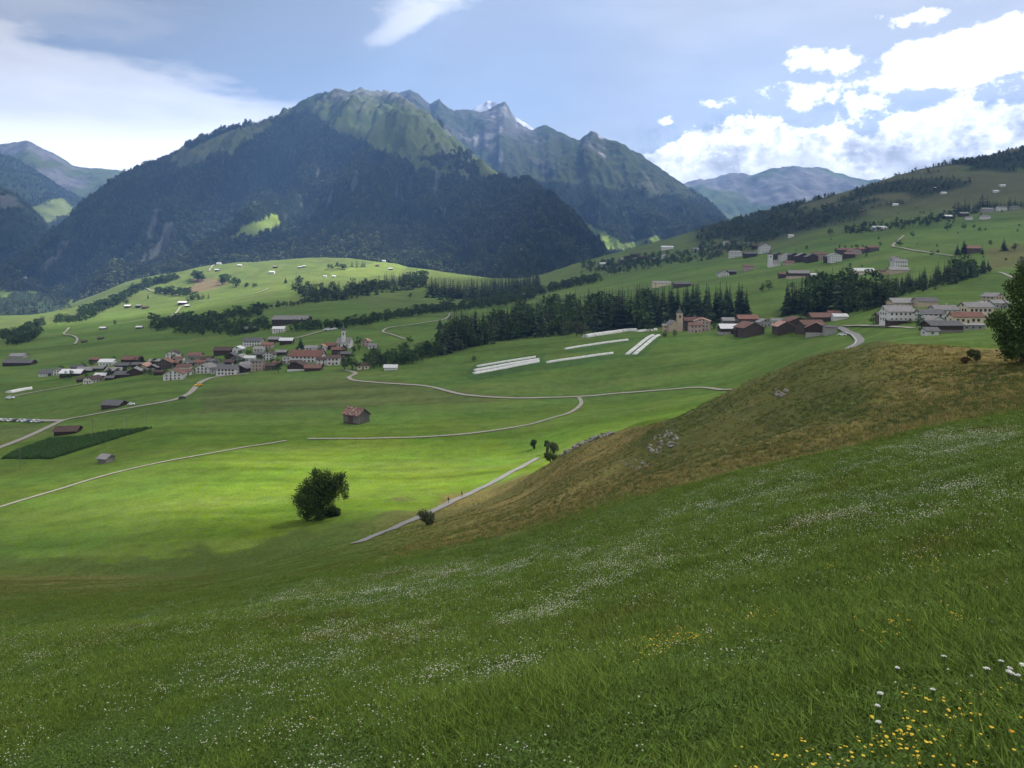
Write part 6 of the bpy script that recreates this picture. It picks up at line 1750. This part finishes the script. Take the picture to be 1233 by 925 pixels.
for k in range(110):
    t = random.random()
    u = 674 + t * 66; v = float(np.interp(u, [674, 690, 705, 720, 740], [549.5, 541, 533, 527, 521.5])) + random.uniform(-1.6, 1.6)
    stone(wall, wb, at(u, v, 140) + Vector((0, 0, random.uniform(0, .5))), random.uniform(.3, .62), k)

# ------------------------------------------------------------------ grass and flowers
def tuft_mesh(seed, n, h, spread, bw, mat, bend=0.5, name='tuft'):
    r = random.Random(seed); m = MB()
    for k in range(n):
        a = r.random() * 6.28; q = spread * math.sqrt(r.random())
        b = Vector((q * math.cos(a), q * math.sin(a), -.02)); a2 = r.random() * 6.28
        d = Vector((math.cos(a2), math.sin(a2), 0)); s = Vector((-d.y, d.x, 0))
        hh = h * r.uniform(.45, 1.15); w = bw * r.uniform(.6, 1.3); bd_ = hh * bend * r.uniform(.15, 1.2)
        p1 = b + Vector((0, 0, hh * .55)) + d * bd_ * .3; p2 = b + Vector((0, 0, hh * (1 - .25 * bend))) + d * bd_
        m.face((b - s * w, b + s * w, p1 + s * w * .8, p1 - s * w * .8)); m.face((p1 - s * w * .8, p1 + s * w * .8, p2))
    return m.mesh(name, [mat])
def leafy_mesh(seed, n, h, spread, size, mat):
    r = random.Random(seed); m = MB()
    for k in range(n):
        a = r.random() * 6.28; q = spread * math.sqrt(r.random())
        p = Vector((q * math.cos(a), q * math.sin(a), h * r.uniform(.2, 1)))
        nrm = (Vector((0, 0, 1)) + rvec(r) * .6).normalized(); x = nrm.orthogonal().normalized(); y = nrm.cross(x); s = size * r.uniform(.6, 1.3)
        m.face((p - x * s, p - y * s * .7, p + x * s, p + y * s * .7))
    return m.mesh('leaves', [mat])
M_herb = leaf_material('meadow_herbs', (0.082, 0.142, 0.028), 0.25, 0.4, 0.35)
M_herb2 = leaf_material('yellowish_grass', (0.125, 0.150, 0.026), 0.3, 0.45, 0.3)
TUFTS = [tuft_mesh(1, 26, .17, .16, .0045, M_grass), tuft_mesh(2, 24, .22, .18, .004, M_grass, .7), tuft_mesh(3, 22, .15, .18, .005, M_herb2), leafy_mesh(4, 34, .10, .16, .012, M_herb), tuft_mesh(6, 22, .20, .2, .005, M_grass, .9)]
M_olivegrass = leaf_material('olive_grass', (0.095, 0.125, 0.035), 0.3, 0.45, 0.3)
DRY = [tuft_mesh(14, 22, .30, .26, .010, M_olivegrass, .8), tuft_mesh(15, 20, .22, .26, .011, M_olivegrass, .8), tuft_mesh(11, 22, .40, .26, .011, M_drygrass), tuft_mesh(12, 22, .32, .26, .011, M_herb2, .8), tuft_mesh(13, 20, .45, .28, .010, M_drygrass, .9)]

def ground_z_many(x, y):
    u = UC + F * x / y
    j = np.clip(np.searchsorted(GU, u) - 1, 0, len(GU) - 2); i = np.clip(np.searchsorted(GY, y) - 1, 0, len(GY) - 2)
    t = np.clip((u - GU[j]) / (GU[j + 1] - GU[j]), 0, 1); s = np.clip((y - GY[i]) / (GY[i + 1] - GY[i]), 0, 1)
    return (GZ2[i, j] * (1 - t) + GZ2[i, j + 1] * t) * (1 - s) + (GZ2[i + 1, j] * (1 - t) + GZ2[i + 1, j + 1] * t) * s
def k3_of(u): return np.exp(pchip(ST, np.log(KN[2][1]), u))
def k6_of(u): return np.exp(pchip(ST, np.log(KN[5][1]), u))
def sample(n, y0, y1, u0=-70, u1=1300, power=0.0):
    u = rng.uniform(u0, u1, n); q = rng.random(n)
    y = y0 * (y1 / y0) ** (q ** (1 / (1 + power)))
    x = (u - UC) / F * y
    return u, x, y
# meadow
n = 330000
u, x, y = sample(n, 2.2, 125, power=0.35)
keep = rng.random(n) < 1 - smooth01(y / k3_of(u), .72, 1.35)
u, x, y = u[keep], x[keep], y[keep]; n = len(x)
z = ground_z_many(x, y)
s = .66 * rng.uniform(.7, 1.35, n) * (0.85 + 0.35 * (1 + fbm(x / 2.5, y / 2.5, 501, 3))) * np.clip(1 + y / 60, 1, 2.2)
hs = s * (0.6 + 0.45 * (fbm(x / 1.1, y / 1.1, 503, 3) + .5)) / np.clip(1 + y / 60, 1, 2.2) ** .6
hs *= 1.15
pt = fbm(x / (1.5 + y * .05), y / (1.5 + y * .05), 541, 4) + rng.normal(0, .22, n)
which = np.select([pt < -.28, pt < -.05, pt < .18, pt < .34], [3, 0, 4, 1], 2)
instance_mass('meadow_grass', np.stack([x, y, z], -1), np.stack([s, s, hs], -1), TUFTS, which, tilt=.10)
# the lower slope on the left, down to the valley floor
n2 = 70000
u, x, y = sample(n2, 70, 200, -70, 640)
keep = (rng.random(n2) < smooth01(y / k3_of(u), .75, 1.2)) & (y < k6_of(u) * 1.05) & (rng.random(n2) < 1 - .8 * smooth01(u, 420, 640) * smooth01(y / k3_of(u), 1.0, 1.3))
u, x, y = u[keep], x[keep], y[keep]; n2 = len(x); z = ground_z_many(x, y)
s = rng.uniform(.9, 1.9, n2); pt = fbm(x / 8, y / 8, 545, 4) + rng.normal(0, .25, n2)
instance_mass('slope_grass', np.stack([x, y, z], -1), np.stack([s, s, s * .6], -1), TUFTS, np.select([pt < -.3, pt < -.05, pt < .12], [3, 0, 4], 2), tilt=.1)
# dry grass of the bank
n = 90000
u, x, y = sample(n, 40, 240, 380, 1300)
keep = (rng.random(n) < smooth01(y / k3_of(u), 1.0, 1.35)) & (rng.random(n) < .35 + .65 * smooth01(fbm(x / 12, y / 12, 531, 3), -.3, .3)) & (y < k6_of(u) * (.95 + .1 * rng.random(n))) & (rng.random(n) < smooth01(u, 390, 640))
u, x, y = u[keep], x[keep], y[keep]; n = len(x); z = ground_z_many(x, y)
s = rng.uniform(.6, 1.35, n)
face = smooth01(u, 750, 830) * (1 - smooth01(u, 1020, 1140)) * smooth01(y / k3_of(u), 1.25, 1.5) * (1 - smooth01(y / k6_of(u), .88, .98))
green = rng.random(n) < np.clip(.58 + .42 * face + .55 * fbm(x / 9, y / 9, 551, 3), 0, .95)
wd_ = np.where(green, rng.integers(0, 2, n), 2 + rng.integers(0, 3, n))
instance_mass('dry_grass', np.stack([x, y, z], -1), np.stack([s, s, s * rng.uniform(.6, 1.2, n)], -1), DRY, wd_, tilt=.15)

# flowers nobody could count
def head_mesh(name, r_, h, mat, seed, n=5, flat=.8):
    """a few flower heads on thin stalks"""
    rr = random.Random(seed); m = MB()
    for k in range(n):
        a = rr.random() * 6.28; q = .10 * math.sqrt(rr.random()); b = Vector((q * math.cos(a), q * math.sin(a), 0)); hh = h * rr.uniform(.7, 1.15)
        t = b + Vector((rr.uniform(-.04, .04), rr.uniform(-.04, .04), hh))
        m.face((b - Vector((.0015, 0, 0)), b + Vector((.0015, 0, 0)), t), 1)
        R_ = r_ * rr.uniform(.7, 1.25)
        ring = [t + Vector((R_ * math.cos(j * 1.047), R_ * math.sin(j * 1.047), 0)) for j in range(6)]
        for j in range(6):
            m.face((ring[j], ring[(j + 1) % 6], t + Vector((0, 0, R_ * flat))), 0); m.face((ring[(j + 1) % 6], ring[j], t - Vector((0, 0, R_ * flat * .5))), 0)
    return m.mesh(name, [mat, M_stem])
M_clover = plain_material('clover_heads', (0.55, 0.55, 0.44), 0.9)
CLOVER = [head_mesh('clover', .0062, .12, M_clover, k, 5) for k in range(2)]
YEL = [head_mesh('yellow_flowers', .0075, .15, M_yellow, 5 + k, 6, .4) for k in range(2)]
n = 260000
u, x, y = sample(n, 4, 85, power=0.9)
patch = fbm(x / (2.2 + y * .05), y / (1.6 + y * .05), 511, 3)
stripe = smooth01(u, 150, 500) * (1 - smooth01(y, 45, 75)) + .55
fine_p = fbm(x / (.8 + y * .02), y / (.6 + y * .02), 515, 2)
w = np.clip((.14 + .46 * smooth01(patch, -.1, .55)) * (.25 + .75 * smooth01(fine_p, -.25, .5)) * stripe, 0, 1) * np.where(y < 9, .55, 1) * np.where((u > 650) & (y < 14), .35, 1)
keep = (rng.random(n) < w * .36) & (y < k3_of(u) * .98)
x, y = x[keep], y[keep]; n = len(x); z = ground_z_many(x, y) ; s = rng.uniform(.75, 1.4, n) * np.clip(.8 + y / 28, .9, 2.3)
instance_mass('clover_flowers', np.stack([x, y, z], -1), np.stack([s, s, np.minimum(s, 1.4)], -1), CLOVER, tilt=.12)
print('CLOVER', n)
n = 26000
u, x, y = sample(n, 3.2, 50, power=.5)
patch = fbm(x / 1.3, y / 1.3, 521, 3)
band = np.exp(-((u - 930) / 260) ** 2) * (1 - smooth01(y, 7, 12)) + .10 * smooth01(u, 500, 900)
keep = rng.random(n) < smooth01(patch, .22, .55) * band * .5
x, y = x[keep], y[keep]; n = len(x); z = ground_z_many(x, y); s = rng.uniform(.8, 1.3, n)
instance_mass('yellow_meadow_flowers', np.stack([x, y, z], -1), np.stack([s, s, s], -1), YEL, tilt=.12)
print('YELLOW', n)

# flowers near enough to point to: white umbels and yellow heads
def umbel(u, v, wpx, label, yd):
    """flat white umbel on a stalk, its head at (u, v)"""
    hz = (VH - v) / F
    # distance at which a stalk of about 0.42 m reaches the line of sight
    best = None
    for y in np.linspace(2.6, 14, 400):
        x = (u - UC) / F * y; d = hz * y - ground_z(x, y)
        if best is None or abs(d - .25) < best[0]: best = (abs(d - .25), y, x, d)
    _, y, x, h = best
    h = min(max(h, .18), .36); r_ = max(.014, wpx / 2 * y / F * .8)
    g = Vector((x, y, ground_z(x, y)))
    o = bpy.data.objects.new('umbel_flower', None); COL.objects.link(o); o.location = g; o.rotation_euler = (random.uniform(-.1, .1), random.uniform(-.1, .1), random.uniform(0, 6))
    tag(o, label, 'flower', 'white umbel flowers in the near meadow')
    m = MB(); m.tube((0, 0, -.02), (.01, 0, h - .04), .003, .002, 5)
    rr = random.Random(int(u * 13 + v)); tops = []
    for k in range(16):
        a = k * 2.4; q = r_ * math.sqrt((k + .5) / 16)
        t = Vector((.01 + q * math.cos(a), q * math.sin(a), h - q * q / r_ * .35)); tops.append(t)
        m.tube((.01, 0, h - .05), t, .0012, .0008, 4)
    link('stalk', m.mesh('stalk', [M_stem]), o)
    hd = MB()
    for t in tops:
        for j in range(5):
            q = t + Vector((rr.uniform(-1, 1), rr.uniform(-1, 1), 0)) * r_ * .24; z_ = rr.uniform(0, .004); e = r_ * .15
            hd.face([q + Vector((e * math.cos(i * 1.047 + j), e * math.sin(i * 1.047 + j), z_)) for i in range(6)])
    link('flower_head', hd.mesh('flower_head', [M_white]), o)
UM = [(1190, 805, 9, 'largest white umbel left in the cluster at right edge'), (1207, 803, 8, 'white umbel in middle of the cluster at right edge'), (1211, 798, 7, 'upper white umbel in the cluster at right edge'),
      (1226, 797, 9, 'white umbel highest at the right edge'), (1215, 808, 8, 'white umbel below middle of the cluster at right edge'), (1218, 812, 7, 'lowest white umbel of the cluster at right edge'), (1229, 814, 8, 'white umbel touching the right edge below the others'),
      (1057, 834, 9, 'single white umbel left of the daisies and yellow patch'), (1139, 791, 6, 'lone white umbel above the white daisy patch'), (1127, 833, 7, 'white umbel on the white daisy patch'), (1059, 850, 7, 'white umbel below single left umbel'), (1059, 868, 6, 'small white umbel lowest at left of grass tufts'), (1079, 803, 5, 'small white umbel upper left of daisy patch')]
for u, v, w, lb in UM: umbel(u, v, w, lb, 0)
def yellow(u, v, wpx, label, mat):
    hz = (VH - v) / F; best = None
    for y in np.linspace(2.6, 10, 300):
        x = (u - UC) / F * y; d = hz * y - ground_z(x, y)
        if best is None or abs(d - .3) < best[0]: best = (abs(d - .3), y, x, d)
    _, y, x, h = best; h = min(max(h, .2), .45); r_ = wpx / 2 * y / F
    o = bpy.data.objects.new('yellow_flower', None); COL.objects.link(o); o.location = (x, y, ground_z(x, y)); tag(o, label, 'flower', 'yellow flowers in the near meadow')
    m = MB(); m.tube((0, 0, -.02), (0, 0, h), .0025, .002, 5); link('stalk', m.mesh('stalk', [M_stem]), o)
    hd = MB()
    for k in range(13):
        a = k * .483; d = Vector((math.cos(a), math.sin(a), .25)); s_ = Vector((-d.y, d.x, 0)) * .16
        hd.face((Vector((0, 0, h)), Vector((0, 0, h)) + (d * .6 - s_) * r_, Vector((0, 0, h)) + d * r_, Vector((0, 0, h)) + (d * .6 + s_) * r_))
    hd.tube((0, 0, h - .004), (0, 0, h + r_ * .3), r_ * .35, r_ * .2, 8, 0, True)
    link('flower_head', hd.mesh('flower_head', [mat]), o)
M_orange = plain_material('orange_petals', (0.75, 0.30, 0.03), .8)
yellow(1194, 876, 6, 'pale yellow flower among grass blades near right edge', M_yellow); yellow(1218, 881, 7, 'orange flower near the right edge', M_orange); yellow(1181, 884, 4, 'small yellow flower left of the pale yellow one', M_yellow)
yellow(1221, 903, 5, 'low yellow flower in the bottom right corner', M_yellow); yellow(1148, 922, 5, 'yellow flower at bottom edge left of corner', M_yellow); yellow(1229, 864, 4, 'yellow flower above the orange one at right edge', M_yellow)

# ------------------------------------------------------------------ the tall dark crop on the valley floor
M_maize = leaf_material('maize_leaves', (0.062, 0.125, 0.030), 0.3, 0.4, 0.25)
MAIZE = [tuft_mesh(61 + k, 16, 1.0, .30, .045, M_maize, .6, 'maize') for k in range(2)]
poly = [(2, 553), (18, 543.5), (60, 528.5), (95, 526.5), (130, 519.5), (183, 515.5), (62, 553)]
pts = []
while len(pts) < 4600:
    u, v = random.uniform(0, 183), random.uniform(514, 553)
    if in_poly(np.array([u]), np.array([v]), poly)[0]: pts.append(at(u, v, 200))
hh = rng.uniform(1.1, 1.6, len(pts))
instance_mass('maize_field', pts, np.stack([hh * .95, hh * .95, hh], -1), MAIZE, tilt=.08)
